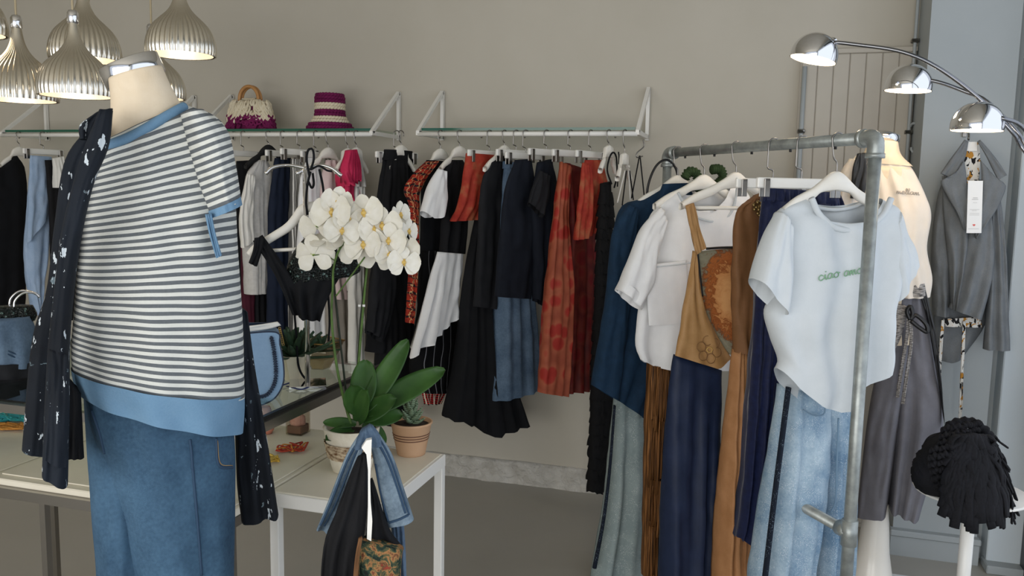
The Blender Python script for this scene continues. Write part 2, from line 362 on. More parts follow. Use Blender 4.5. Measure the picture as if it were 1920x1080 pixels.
pendant(143, 181, 125, 2.5, 'silver ribbed pendant lamp in front of another, just left of the chrome neck cap')
pendant(38, 189, 124, 2.75, 'silver ribbed pendant lamp with warm reflections at the left edge')
pendant(160, 113, 118, 2.85, 'silver ribbed pendant lamp half hidden behind the lamp left of the chrome cap')
pendant(172, 142, 96, 3.4, 'small far pendant lamp of which only the slim chrome-capped neck shows')
pendant(-58, 64, 122, 2.7, 'pendant lamp cut off by the left edge, only its rim showing')
pendant(288, 185, 108, 3.0, 'pendant lamp almost hidden behind the mannequin neck')

# ================================================================== tables
TZ = .75
t = thing('plant_table', (-.98, 1.93, 0), 'small white table with cream top carrying the orchid and the cactus pot', 'table')
obj('table_top', box(-1.128, -.838, 1.728, 2.142, TZ-.012, TZ, .002), MT['cream'], t, False)
obj('frame', join(box(-1.13, -.83, 1.72, 1.745, TZ-.037, TZ-.003, .002), box(-1.13, -.83, 2.125, 2.15, TZ-.037, TZ-.003, .002), box(-.855, -.829, 1.722, 2.148, TZ-.038, TZ-.002, .002), box(-1.129, -1.105, 1.722, 2.148, TZ-.038, TZ-.012, .002)), MT['white'], t, False)
for x in (-1.118, -.843):
    for y in (1.733, 2.137): obj('leg', box(x-.0125, x+.0125, y-.0125, y+.0125, 0, TZ-.035, .002), MT['white'], t, False)
t = thing('display_table', (-1.7, 1.9, 0), 'two-tier display table with steel frame, cream lower board and glass top', 'table')
obj('lower_board', box(-2.35, -1.136, 1.575, 2.235, TZ-.018, TZ, .003), MT['cream'], t, False)
for x0, x1 in ((-2.32, -1.86), (-1.84, -1.52), (-1.50, -1.15)):
    obj('board_sheet', box(x0, x1, 1.60, 2.20, TZ+.0005, TZ+.004, .001), MT['cream'], t, False)
obj('lower_frame', join(bar((-2.35, 1.57, TZ-.03), (-1.13, 1.57, TZ-.03), .02, .026), bar((-2.35, 2.24, TZ-.03), (-1.13, 2.24, TZ-.03), .02, .026), bar((-1.145, 1.57, TZ-.03), (-1.145, 2.24, TZ-.03), .02, .022)), MT['steel'], t, False)
for x in (-2.33, -1.69, -1.145):
    for y in ((1.585,) if x == -1.69 else (1.585, 2.225)): obj('leg', bar((x, y, 0), (x, y, TZ-.03 if y < 2 or x > -1.3 else .93), .017, .017, (0, 1, 0)), MT['steel'], t, False)
for y in (1.62, 2.225): obj('upright', bar((-1.14, 2.225 if y > 2 else 1.64, TZ-.03), (-1.14, 2.225 if y > 2 else 1.64, .93), .018, .018, (0, 1, 0)), MT['steel'], t, False)
obj('glass_top', box(-2.35, -1.12, 1.60, 2.34, .942, .95), MT['glass'], t, False)
obj('top_frame', join(bar((-2.35, 1.60, .93), (-1.115, 1.60, .93), .02, .022), bar((-1.115, 1.59, .93), (-1.115, 2.35, .93), .02, .024), bar((-2.35, 2.34, .93), (-1.115, 2.34, .93), .02, .022)), MT['steel'], t, False)
obj('gasket', bar((-1.122, 1.60, .946), (-1.122, 2.34, .946), .012, .010), MT['dark'], t, False)
obj('tap_bolt', tube([(-1.13, 1.72, .52), (-1.09, 1.715, .52)], .006, 8), MT['steel'], t)

# ================================================================== pipe clothes rack
BZ = 1.652
BA = onz(1252, 287, BZ); BB = onz(1643, 258, BZ); bd = (BB-BA)/np.linalg.norm(BB-BA)
RACKANG = math.degrees(math.atan2(bd[0], -bd[1])); 
t = thing('pipe_rack', ((BA[0]+BB[0])/2, (BA[1]+BB[1])/2, 0), 'galvanised steel pipe clothes rack in front of the boarded wall', 'clothes rack')
obj('top_bar', tube([BA, BB], .0165, 16), MT['pipe'], t)
for p, nm in ((BA, 0), (BB, 1)):
    obj('post', tube([(p[0], p[1], BZ-.02), (p[0], p[1], .012)], .0165, 16), MT['pipe'], t)
    s = -bd if nm else bd
    obj('elbow', join(tube(smoothpath([p+s*.045, p+s*.015, p+(0, 0, -.015), p+(0, 0, -.045)], 12), .0215, 16), tube([p+s*.04, p+s*.052], .0245, 16), tube([p+(0, 0, -.04), p+(0, 0, -.052)], .0245, 16)), MT['pipe'], t)
    obj('flange', lathe([(.05, 0), (.05, .008), (.026, .012), (.024, .03)], (p[0], p[1], 0), 20), MT['pipe'], t)
    zc = K(1588, 1035, np.dot(BB-CAM, fw))[2]
    obj('tee_fitting', join(tube([(p[0], p[1], zc-.035), (p[0], p[1], zc+.035)], .0215, 16), tube([np.array([p[0], p[1], zc]), np.array([p[0], p[1], zc])+s*.04], .0215, 14)), MT['pipe'], t)
obj('lower_bar', tube([(BA[0], BA[1], zc), (BB[0], BB[1], zc)], .015, 14), MT['pipe'], t)
for f in (.12, .3, .5, .68, .86): obj('screw', lathe([(.004, 0), (.004, .008)], BA+(BB-BA)*f+(0, 0, -.0235), 8), MT['dark'], t)

# ================================================================== arc lamp with chrome domes
AL = thing('arc_lamp', (1.0, 2.55, 0), 'chrome arc floor lamp with dome shades on bending arms at the right', 'lamp')
obj('base', lathe([(.13, 0), (.13, .03), (.12, .04), (.02, .05)], (1.0, 2.55, 0), 32), MT['chrome'], AL)
obj('stem', tube([(1.0, 2.55, .04), (1.0, 2.55, 1.25)], .016, 12), MT['chrome'], AL)
MT['armsteel'] = plain('dark_chrome_arm', '#85868a', .2, 1)
MT['domein'] = plain('white_reflector', '#fff6ea', .6)
def dome(cx, cy, wpx, d, tilt, arm, hub, rotpx):
    c = K(cx, cy, d); r = wpx/2*d/F
    ax = np.array(tilt, float); ax /= np.linalg.norm(ax)
    P = [(r*math.cos(a)*1.0, r*1.0*math.sin(a)) for a in np.linspace(-.18, math.pi/2-.001, 22)]; P[-1] = (0, P[-1][1])
    h = obj('lamp_shade', opens(lathe(P, c, 48, axis=ax), 1), MT['chrome'], AL)
    Q = [(p[0]*.97, p[1]*.97) for p in P]; obj('reflector', opens(lathe(Q, c, 48, axis=ax), 1), MT['domein'], h)
    bc = c+ax*r*.12
    obj('bulb', lathe([(0, -.2*r), (.2*r, -.12*r), (.27*r, .1*r), (.2*r, .3*r), (.12*r, .5*r)], bc, 16, axis=ax), emis('lamp_bulb', '#ffdcb0', 8), h)
    l = bpy.data.lights.new('dome_light', 'POINT'); l.energy = 1.2; l.color = (1, .84, .62); l.shadow_soft_size = .03
    lo = bpy.data.objects.new('dome_light', l); COL.objects.link(lo); lo.parent = AL; lo.location = Vector(c-ax*r*.25-WL[AL])
    hb = K(hub[0], hub[1], d-r*.55)
    obj('hub', tube([K(hub[0]-3, hub[1], d-r*.2), hb], [r*.22, r*.2], 16), MT['chrome'], AL)
    A = [hb]+[K(x, y, dd) for x, y, dd in arm]+[np.array([1.0, 2.55, 1.25])]
    obj('arm', tube(smoothpath(A, 60), .006, 10), MT['armsteel'], AL)
dome(1526, 105, 86, 2.62, (.22, .05, 1), [(1600, 83, 2.56), (1690, 97, 2.52), (1760, 128, 2.5), (1840, 188, 2.48), (1900, 250, 2.46), (1935, 300, 2.46)], (1561, 79), 0)
dome(1703, 163, 84, 2.72, (.05, 0, 1), [(1760, 154, 2.66), (1810, 172, 2.64), (1850, 190, 2.6), (1905, 245, 2.56), (1945, 300, 2.52)], (1722, 148), 0)
dome(1832, 237, 92, 2.5, (.03, .0, 1), [(1880, 222, 2.44), (1915, 236, 2.44), (1955, 290, 2.44)], (1866, 217), 0)
# ================================================================== more materials
def pat(name, f, rough=.8, bst=.2):
    m = Nd(name); m.color(f(m)).set(Roughness=rough, Specular_IOR_Level=.25); m.bump(m.noise(m.co(), 450, 2), bst, .002); return m.m
MT['lightblue'] = fabric('pale_blue_seersucker', '#8ea6c4', '#a9bdd6', weave=260, bst=.7)
MT['burg'] = fabric('burgundy_cloth', '#3c1320', '#4c1a2a')
MT['blush'] = fabric('sheer_blush', '#cdb4b2', '#dcc8c5')
MT['pink'] = fabric('hot_pink_chiffon', '#b81f48', '#d2325e', rough=.6, weave=80)
MT['taupe'] = fabric('taupe_cloth', '#8d867d', '#9c958b')
MT['thinstripe'] = stripes('grey_fine_stripe', '#d8d6d2', '#5b5a58', .009, .5, 'UV', 0)
MT['pinstripe'] = stripes('black_pinstripe', '#0e0e10', '#8c8c90', .045, .06, 'UV', 0)
MT['redethnic'] = pat('red_ikat', lambda m: m.mix(m.math('GREATER_THAN', m.wave(m.co('UV'), 22, 6, 'X', 3), .955), m.mix(m.math('GREATER_THAN', m.wave(m.co('UV'), 9, 4, 'Y', 5), .86), m.ramp(m.noise(m.co(), 40, 3), [(.35, '#6a1a14'), (.6, '#a8321f')]), '#20161c'), '#c8a070'))
MT['plaid'] = pat('red_plaid', lambda m: m.mix(m.math('GREATER_THAN', m.wave(m.co('UV'), 30, 1, 'X'), .85), m.mix(m.math('GREATER_THAN', m.wave(m.co('UV'), 30, 1, 'Y'), .6), '#b3241f', '#1a1014'), '#d8cbb8'))
MT['redfloral'] = pat('red_floral', lambda m: m.ramp(m.vor(m.co('Object', (1, 1, 1)), 13), [(.0, '#992a22'), (.34, '#a33228'), (.46, '#a85a40'), (.75, '#964a34')]), .6)
MT['redsheer'] = pat('dark_red_sheer', lambda m: m.ramp(m.vor(m.co('Object', (1, 1, 1)), 13), [(.0, '#5c1518'), (.36, '#6b1a1c'), (.5, '#6c2a22'), (.8, '#551a1a')]), .6)
MT['redtop'] = pat('red_orange_print', lambda m: m.ramp(m.noise(m.co(), 14, 3), [(.35, '#92291f'), (.5, '#a33828'), (.65, '#a65c3e')]), .65)
MT['denimmid'] = denim('mid_denim', '#41546a', '#6d8298')
MT['tealcoat'] = fabric('petrol_blue_wool', '#12283c', '#1b3650', weave=250, var=30)
MT['ruffle'] = fabric('black_ruffle', '#0a0a0b', '#141416', weave=120, bst=.8)
MT['hookm'] = plain('hook_steel', '#8d8a86', .3, 1)
MT['blackh'] = plain('black_velvet_hanger', '#0d0d0f', .8)
def proj(X): d = np.asarray(X)-CAM; z = d@fw; return 960+F*(d@RT)/z, 540-F*(d@UP)/z
def onbar(px):
    lo, hi = -.1, 1.1
    for _ in range(40):
        mid = (lo+hi)/2
        if proj(BA+(BB-BA)*mid)[0] < px: lo = mid
        else: hi = mid
    return BA+(BB-BA)*lo
def onrail(px): p = ony(px, 250, RY); return np.array([p[0], RY, RZ])
# hangers: hook over the rail, body below it
def hanger(kind, p, pl, short, drop=.075, hw=.17, rr=.013, mat=None, hookside=1, bodymat=None, bar_=False):
    o_, d, n = pl; Z = np.array([0, 0, 1.]); R_ = rr+.004
    nm = {'wood': 'coat_hanger', 'clip': 'clip_hanger', 'black': 'coat_hanger'}[kind]
    adj = {'wood': 'white wooden coat hanger', 'clip': 'white clip hanger with steel clips', 'black': 'black padded coat hanger'}[kind]
    t = thing(nm, p+Z*(-drop-.1), adj+' '+short, 'hanger', 'hangers on the rails')
    A = [p+(d*math.cos(a)*hookside+Z*math.sin(a))*R_ for a in np.linspace(-.5, math.pi*.92, 12)]
    A += [p-d*hookside*R_*.6-Z*drop*.45, p-Z*drop*.62, p-Z*(drop+.01)] if kind != 'clip' else [p-d*hookside*R_-Z*drop*.55, p-d*hookside*R_*.9-Z*drop*.7, p-Z*drop*.78, p-Z*(drop+.01)]
    obj('hook', tube(smoothpath(A, 40), .0024, 8), MT['hookm'], t)
    c = p-Z*drop
    if kind == 'clip':
        obj('hanger_bar', obox(c-Z*.016, d, n, hw, .007, .015, .003), MT['white'], t, False)
        for s in (-1, 1):
            q = c+d*s*hw*.82-Z*.03
            cl = obj('clip', join(obox(q+n*.012, d, n, .009, .002, .026, .001), obox(q-n*.012, d, n, .009, .002, .026, .001), obox(q+Z*.022, d, n, .007, .014, .003)), MT['hookm'], t, False)
            obj('spring', tube([q+Z*.012-d*.009, q+Z*.012+d*.009], .006, 8), MT['hookm'], cl)
    else:
        m = bodymat or (MT['blackh'] if kind == 'black' else MT['whitewood'])
        top = [(0, .018), (.018, .012), (.04, -.004), (.45*hw, -.03), (.75*hw, -.055), (hw, -.085)]; bot = [(hw*.98, -.108), (.75*hw, -.084), (.45*hw, -.062), (.05, -.042), (0, -.034)]
        half = top+bot
        P = [c+d*x+Z*z for x, z in smoothpath([(a, b, 0) for a, b in top], 18)[:, :2]]+[c+d*x+Z*z for x, z in bot[:-1]]
        Pm = [c-d*x+Z*z for x, z in bot[:-1]][::-1]+[c-d*x+Z*z for x, z in smoothpath([(a, b, 0) for a, b in top], 18)[::-1, :2]][:-1]
        poly = P+[c+Z*-.034]+Pm
        # two-strip solid: front, back and rim so the curved outline stays clean
        k = 40; xs = np.linspace(-1, 1, k); tt = smoothpath([(a, b, 0) for a, b in top], 60); bb = smoothpath([(a, b, 0) for a, b in bot[::-1]], 60)
        V = []
        for x in xs:
            zt = np.interp(abs(x)*hw, tt[:, 0], tt[:, 1]); zb = np.interp(abs(x)*hw, bb[:, 0], bb[:, 1]); zm = (zt+zb)/2; th = .006+.006*(1-abs(x))+.006*abs(x)**3
            for (z, w) in ((zt, .35), (zt-.004, 1), (zb+.004, 1), (zb, .35), (zb, -.35), (zb+.004, -1), (zt-.004, -1), (zt, -.35)): V.append(c+d*x*hw+Z*z+n*th*w)
        Fc = [[i*8+q, i*8+(q+1) % 8, (i+1)*8+(q+1) % 8, (i+1)*8+q] for i in range(k-1) for q in range(8)]+[list(range(8)), [(k-1)*8+q for q in range(8)][::-1]]
        obj('hanger_body', (np.array(V), Fc), m, t)
        if bar_: obj('trouser_bar', tube([c-d*hw*.9-Z*.1, c+d*hw*.9-Z*.1], .006, 8), m, t)
    return t
def garment(name, label, cat, parts, group=None):
    if len(parts) == 1:
        pn, L, R, pl, mat, kw = parts[0]; return tag(C(name, L, R, pl, mat, **kw), label, cat, group)
    P0 = on(parts[0][3], *parts[0][1][-1]); t = thing(name, P0, label, cat, group)
    for pn, L, R, pl, mat, kw in parts: C(pn, L, R, pl, mat, t, **kw)
    return t
# ================================================================== clothes on the wall rails
sd = [0]
def RG(name, label, cat, hookpx, ang, parts, hang='clip', short=None, hw=.115, hpx=None, drop=.075, bodymat=None):
    p = onrail(hookpx); pl = vplane(p, ang); ps = []
    for pn, L, R, mat, kw in parts:
        sd[0] += 1; kw = dict(kw); kw.setdefault('seed', sd[0]); sh = kw.pop('sh', 0); ps.append((pn, L, R, shift(pl, sh), MT[mat], kw))
    g = garment(name, label, cat, ps, 'clothes on the wall rails')
    if hang: hanger(hang, p, vplane(p, ang+(sd[0]*37 % 23-11 if hang == 'clip' else 0)), short, drop=drop+(sd[0]*13 % 5-2)*.004, hw=hw, bodymat=bodymat)
    return g
k1 = dict(T=(.015, .03), nf=3, amp=.006)
k2 = dict(T=(.015, .05), nf=5, amp=.012)
k3 = dict(T=(.01, .018), nf=3, amp=.004)
RG('jumper', 'black jumper on a white hanger at the far left edge', 'jumper', 35, 80, [('j', [(-30, 335), (-42, 430), (-48, 620)], [(32, 290), (50, 330), (50, 450), (46, 620)], 'black', k1)], 'wood', 'holding the black jumper at the left edge')
RG('skirt', 'black skirt hanging behind the splattered jacket', 'skirt', 100, 80, [('j', [(84, 300), (92, 420), (96, 600)], [(140, 300), (150, 420), (150, 600)], 'black2', k1)], None)
RG('trousers', 'pale blue folded cotton trousers beside the black jumper', 'trousers', 80, 80, [('leg', [(58, 293), (50, 400), (47, 470), (52, 530), (66, 590)], [(98, 298), (95, 400), (88, 480), (80, 540), (74, 592)], 'lightblue', k1), ('fold', [(57, 291), (53, 370), (50, 455)], [(97, 294), (97, 360), (90, 405)], 'lightblue', dict(k3, sh=.035))], 'clip', 'holding the pale blue trousers')
RG('blouse', 'cream blouse sliver next to the pale blue trousers', 'blouse', 112, 80, [('j', [(99, 297), (101, 330), (103, 352)], [(118, 293), (118, 330), (114, 352)], 'offwhite', k1)], None)
# middle rail
RG('skirt', 'short black skirt on a clip hanger beside the striped shoulder', 'skirt', 456, 75, [('j', [(444, 302), (440, 400), (438, 560)], [(482, 300), (486, 400), (486, 560)], 'black2', k1)], 'clip', 'holding the short black skirt')
RG('trousers', 'burgundy trousers low behind the striped mannequin', 'trousers', 478, 75, [('j', [(452, 440), (455, 560), (455, 660)], [(480, 440), (482, 560), (482, 660)], 'burg', k1)], None)
RG('trousers', 'black trousers between the burgundy and the navy garments', 'trousers', 488, 75, [('j', [(478, 420), (478, 560), (476, 690)], [(506, 420), (508, 560), (506, 690)], 'black', k1)], None)
RG('blouse', 'pale grey gauze blouse with white sleeve on a black hanger', 'blouse', 503, 72, [('body', [(482, 300), (462, 335), (458, 420), (463, 552)], [(500, 300), (512, 340), (508, 420), (500, 548)], 'greycloth', dict(k2, nf=7)), ('sleeve', [(463, 325), (449, 400), (452, 465)], [(478, 330), (474, 400), (476, 450)], 'offwhite', dict(k3, sh=.04))], 'black', 'in the grey gauze blouse', hw=.14)
RG('dress', 'dark navy sleeveless dress beside the grey gauze blouse', 'dress', 530, 72, [('j', [(515, 296), (504, 400), (503, 500), (502, 640)], [(546, 296), (545, 400), (543, 500), (545, 640)], 'navy', k1)], 'clip', 'holding the navy dress')
RG('trousers', 'grey and white fine-striped trousers behind the chrome stand', 'trousers', 562, 72, [('j', [(546, 298), (544, 450), (546, 690)], [(566, 298), (568, 450), (578, 690)], 'thinstripe', k1)], 'clip', 'holding the fine-striped trousers')
RG('shirt', 'white cotton shirt behind the chrome stand', 'shirt', 592, 72, [('body', [(576, 296), (562, 350), (560, 460), (560, 660)], [(594, 296), (608, 350), (612, 460), (612, 660)], 'whitecloth', k2)], 'clip', 'holding the white cotton shirt')
RG('trousers', 'taupe trousers low behind the orchid stems', 'trousers', 625, 72, [('j', [(608, 520), (612, 600), (616, 690)], [(658, 520), (660, 600), (656, 690)], 'taupe', k1)], None)
RG('blouse', 'sheer blush blouse with white cuff behind the orchid', 'blouse', 615, 72, [('body', [(612, 300), (604, 360), (606, 450), (615, 560)], [(628, 300), (645, 350), (650, 450), (655, 560)], 'blush', k2), ('cuff', [(652, 460), (648, 545)], [(684, 470), (678, 548)], 'offwhite', dict(k3, sh=.06))], 'wood', 'in the sheer blush blouse', hw=.13)
RG('top', 'hot pink ruffled chiffon top on the middle rail', 'top', 652, 72, [('body', [(646, 290), (634, 325), (640, 350), (634, 375)], [(660, 290), (668, 320), (662, 350), (664, 378)], 'pink', dict(T=(.02, .04), nf=6, amp=.018, rag=.02)), ('ruffle', [(650, 282), (642, 320), (648, 345)], [(666, 280), (668, 310), (662, 340)], 'pink', dict(T=(.02, .03), nf=7, amp=.02, rag=.02, sh=.05))], 'wood', 'holding the hot pink top', hw=.08)
RG('dress', 'white strappy dress at the right end of the middle rail', 'dress', 668, 72, [('body', [(664, 350), (656, 500), (655, 700)], [(682, 350), (677, 500), (678, 700)], 'offwhite', k1), ('strap', [(664, 292), (664, 350)], [(668, 292), (668, 350)], 'offwhite', k3), ('strap', [(670, 292), (678, 350)], [(673, 292), (682, 350)], 'offwhite', k3)], 'wood', 'holding the white strappy dress', hw=.07)
# right rail
RG('trousers', 'black high-waisted trousers on the first clip hanger of the right rail', 'trousers', 744, 66, [('waist', [(722, 280), (718, 300)], [(772, 284), (774, 304)], 'black', dict(T=(.03, .03), amp=.002)), ('leg', [(718, 300), (708, 370), (700, 480), (690, 660)], [(774, 302), (782, 380), (776, 500), (768, 660)], 'black', k2)], 'clip', 'holding the black high-waisted trousers')
RG('blazer', 'black blazer with cuff buttons behind the orchid stem', 'blazer', 752, 66, [('body', [(726, 300), (712, 420), (706, 540), (712, 620), (712, 780), (735, 800)], [(764, 300), (772, 460), (772, 560), (768, 680), (770, 800)], 'black2', k2), ('sleeve', [(704, 470), (694, 550), (687, 620)], [(742, 470), (738, 560), (716, 642)], 'char', dict(k1, sh=.05))], 'wood', 'in the black blazer behind the orchid', hw=.08)
RG('jacket', 'red ikat jacket with rust sleeve and plaid hem', 'jacket', 826, 66, [('body', [(800, 300), (792, 340), (788, 480), (782, 640), (790, 740)], [(832, 302), (838, 400), (842, 560), (838, 735)], 'black', k1), ('sleeve', [(798, 303), (772, 330), (758, 357), (771, 388), (772, 450), (768, 520), (763, 605)], [(822, 302), (800, 335), (786, 365), (783, 410), (783, 470), (779, 540), (774, 606)], 'redethnic', dict(T=(.012, .02), nf=2, amp=.003, sh=.05, nt=50)), ('hem', [(788, 724), (792, 740), (798, 758)], [(838, 720), (834, 740), (825, 756)], 'plaid', dict(T=(.03, .02), nf=5, amp=.01, sh=.03, rag=.006))], 'wood', 'in the red ikat jacket', hw=.12)
RG('trousers', 'black pinstriped trousers below the white ruffled hem', 'trousers', 836, 66, [('j', [(792, 470), (788, 560), (776, 650), (772, 690), (786, 735)], [(850, 470), (856, 600), (852, 680), (842, 735)], 'pinstripe', k2)], None)
RG('dress', 'black dress with white puffed sleeve and white handkerchief hem', 'dress', 862, 62, [('body', [(846, 300), (832, 325), (829, 400), (822, 474)], [(866, 300), (878, 330), (876, 400), (870, 476)], 'black2', k1), ('sleeve', [(822, 317), (806, 345), (790, 396)], [(836, 322), (836, 365), (829, 402)], 'whitecloth', dict(T=(.015, .035), nf=2, amp=.004, sh=.06, bot=[(-1, 0), (-.2, .025), (.4, .02), (1, 0)])), ('hem_flounce', [(820, 472), (802, 540), (784, 610), (766, 672)], [(868, 476), (865, 510), (862, 548), (858, 588)], 'whitecloth', dict(T=(.02, .03), nf=5, amp=.016, sh=.03))], 'wood', 'in the black dress with white sleeve', hw=.12)
RG('skirt', 'long flared black skirt with jagged hem reaching lowest on the rail', 'skirt', 925, 35, [('j', [(892, 400), (870, 520), (850, 680), (828, 778)], [(936, 400), (940, 560), (962, 700), (993, 790)], 'black', dict(T=(.03, .09), nf=6, amp=.018, bot=[(-1, 0), (-.5, .015), (-.1, .06), (.1, .07), (.35, .045), (.6, .03), (1, 0)], rag=.006))], None)
RG('top', 'red and orange printed top beside the black jacket', 'top', 918, 60, [('body', [(874, 287), (868, 340), (858, 385), (843, 415)], [(938, 292), (914, 330), (904, 375), (892, 412)], 'redtop', dict(T=(.02, .03), nf=3, amp=.008))], 'clip', 'holding the red and orange top', hw=.14)
RG('jacket', 'black jacket beside the red and orange printed top', 'jacket', 946, 66, [('body', [(918, 305), (902, 350), (897, 450), (893, 575)], [(944, 290), (948, 380), (940, 480), (930, 580)], 'char', k1)], 'wood', 'in the black jacket', hw=.13)
RG('dress', 'blue denim dress with frayed hem on the right rail', 'dress', 968, 55, [('body', [(946, 303), (940, 400), (931, 560), (925, 752)], [(975, 312), (988, 480), (1004, 620), (1013, 727)], 'denimmid', dict(T=(.02, .05), nf=3, amp=.01)), ('waistband', [(944, 302), (943, 316)], [(976, 308), (977, 320)], 'denimmid', dict(T=(.026, .026), amp=.001))], 'clip', 'holding the denim dress')
RG('jacket', 'navy jacket over the denim dress on the right rail', 'jacket', 986, 62, [('body', [(966, 300), (948, 350), (938, 440), (929, 556)], [(996, 298), (1010, 400), (1004, 480), (992, 560)], 'navyblk', dict(k1, sh=.05))], 'clip', 'holding the navy jacket')
RG('tee', 'black short-sleeved tee beside the red floral dress', 'tee', 1025, 64, [('body', [(1008, 305), (998, 360), (1000, 450), (1002, 560)], [(1036, 298), (1044, 380), (1036, 480), (1024, 575)], 'navyblk', k1), ('sleeve', [(1012, 320), (1000, 350), (990, 380)], [(1030, 330), (1028, 370), (1018, 408)], 'char', dict(k3, sh=.045))], 'clip', 'holding the black short-sleeved tee')
RG('dress', 'long red floral dress with orange blooms on the right rail', 'dress', 1070, 58, [('body', [(1050, 303), (1040, 400), (1022, 560), (1009, 735)], [(1072, 315), (1062, 400), (1070, 560), (1058, 742)], 'redfloral', dict(T=(.015, .04), nf=3, amp=.01, sh=.02)), ('back_panel', [(1060, 305), (1066, 420), (1058, 600), (1050, 738)], [(1105, 320), (1114, 450), (1110, 600), (1104, 730)], 'redsheer', dict(T=(.012, .03), nf=6, amp=.014))], 'clip', 'holding the long red floral dress')
RG('blouse', 'red floral short-sleeved blouse at the end of the dress row', 'blouse', 1108, 62, [('body', [(1098, 300), (1092, 360), (1090, 420), (1086, 448)], [(1128, 300), (1138, 360), (1128, 400), (1120, 430)], 'redtop', dict(k1)), ('sleeve', [(1092, 305), (1084, 380), (1076, 450)], [(1108, 310), (1112, 380), (1104, 446)], 'redtop', dict(k3, sh=.04))], 'clip', 'holding the red floral blouse')
rf = RG('dress', 'long black ruffled dress reaching down to the skirting', 'dress', 1142, 66, [('body', [(1127, 345), (1122, 500), (1114, 700), (1108, 908)], [(1145, 340), (1144, 500), (1143, 700), (1140, 916)], 'ruffle', dict(T=(.012, .026), nf=3, amp=.006, nt=60))], 'wood', 'holding the long black ruffled dress', hw=.06)
# straps of the ruffled dress, ruffle tiers
pr = vplane(onrail(1142), 66)
loop = [(1136, 345), (1128, 320), (1132, 296), (1139, 286), (1145, 296), (1146, 330), (1141, 352)]
obj('strap', join(pxtube(loop, pr, .004, 6, 30, .03), pxtube([(1147, 350), (1150, 300), (1149, 285)], pr, .003, 6, 20, .03)), MT['black'], rf)
for j in range(26):
    y = 360+j*21.5; f = (y-345)/565; xl = 1126-20*f; xr = 1146-2*f
    vf, uv = cloth([(xl, y), (xl-2, y+25)], [(xr, y), (xr+2, y+25)], pr, T=(.016+.012*f, .024+.012*f), nf=7, amp=.004, ns=18, nt=5, seed=j, rag=.006, close=False)
    obj('ruffle_tier', vf, MT['ruffle'], rf, uv=uv)
# empty string hanger at the end of the rail
p = onrail(1172); ph = vplane(p, 66)
t = hanger('wood', p, ph, 'with thin cords near the right rail end', hw=.05, drop=.1)
for i, (a, b) in enumerate((((1168, 320), (1154, 380)), ((1171, 320), (1163, 385)), ((1175, 320), (1178, 375)), ((1177, 320), (1184, 375)))):
    obj('cord', pxtube([a, ((a[0]+b[0])/2, (a[1]+b[1])/2), b], ph, .003, 6, 10, .01), MT['black' if i % 2 else 'offwhite'], t)
p = onrail(1203); ph = vplane(p, 50)
t = thing('wire_hanger', p-(0, 0, .3), 'empty black-corded wire hanger on the right end of the rail', 'hanger')
obj('hook', pxtube([(1206, 262), (1207, 275), (1195, 286), (1194, 295), (1205, 293)], ph, .0028, 8, 30), MT['hookm'], t)
obj('cord', join(pxtube([(1199, 292), (1184, 372)], ph, .003, 6, 6), pxtube([(1200, 292), (1208, 368)], ph, .003, 6, 6)), MT['black'], t)
# ================================================================== clothes on the pipe rack
def glitter(name, base, light, spot='#ffffff', sc=330, wear=.5):
    m = Nd(name); v = m.co(); n = m.noise(v, 6, 5, .6); f = m.noise(v, 160, 3); k = m.math('ADD', m.math('MULTIPLY', n, .8), m.math('MULTIPLY', f, .2))
    col = m.ramp(k, [(wear-.16, base), (wear+.16, light)]); d = m.vor(v, sc); sp = m.math('LESS_THAN', d, .2); on_ = m.math('GREATER_THAN', m.noise(v, 30, 2), .5); g = m.math('MULTIPLY', sp, on_)
    m.color(m.mix(g, col, spot)).set(Roughness=m.math('SUBTRACT', .85, m.math('MULTIPLY', g, .6)), Specular_IOR_Level=.3); m.bump(m.math('ADD', f, g), .4, .002); return m.m
MT['palejean'] = glitter('pale_sequin_denim', '#7e8d8e', '#98a5a4'); MT['lightjean'] = glitter('light_blue_glitter_denim', '#6484a0', '#b3c6d2'); MT['sidestripe'] = glitter('navy_glitter_stripe', '#0d1522', '#16202f', '#8fa3b8', 300)
MT['fringe'] = pat('brown_suede_fringe', lambda m: m.ramp(m.noise(m.co('Object', (60, 60, 2)), 3, 3), [(.3, '#2e1a0e'), (.5, '#68431f'), (.68, '#9a6a3e')]), .6)
MT['teetee'] = fabric('bright_white_jersey', '#c6cccf', '#d0d5d8', bst=.1)
MT['tan'] = fabric('tan_satin', '#9c7548', '#b58d5e', rough=.5); MT['caramel'] = fabric('caramel_crepe', '#9a6c44', '#b3835a', rough=.6); MT['brown'] = fabric('brown_crepe', '#6d4c2e', '#80593a', rough=.65)
MT['navysat'] = fabric('navy_satin', '#182238', '#232e49', rough=.5); MT['velvet'] = fabric('navy_crushed_velvet', '#0a1230', '#17224a', rough=.6, sheen=.3, var=60)
MT['green'] = fabric('dark_green_wool', '#27381f', '#3d5030', weave=120, bst=1)
def bibf(m):
    u = m.sep(m.co('UV')); n = m.noise(m.co('UV'), 30, 4, .6, 1.5); n2 = m.noise(m.co('UV'), 300, 2)
    dx = m.math('DIVIDE', m.math('SUBTRACT', u[0], .012), .075); dy = m.math('DIVIDE', m.math('SUBTRACT', u[1], .16), .15)
    r = m.math('SQRT', m.math('ADD', m.math('MULTIPLY', dx, dx), m.math('MULTIPLY', dy, dy)))
    k = m.math('ADD', m.math('ADD', r, m.math('MULTIPLY', m.math('SUBTRACT', n, .5), 1.3)), m.math('MULTIPLY', m.math('SUBTRACT', n2, .5), .2))
    return m.ramp(m.math('MULTIPLY', k, .6), [(.1, '#d09a63'), (.36, '#c0844e'), (.42, '#8a4c22'), (.52, '#a9622f'), (.6, '#7a4a2a'), (.68, '#85816c'), (.9, '#96927c')])
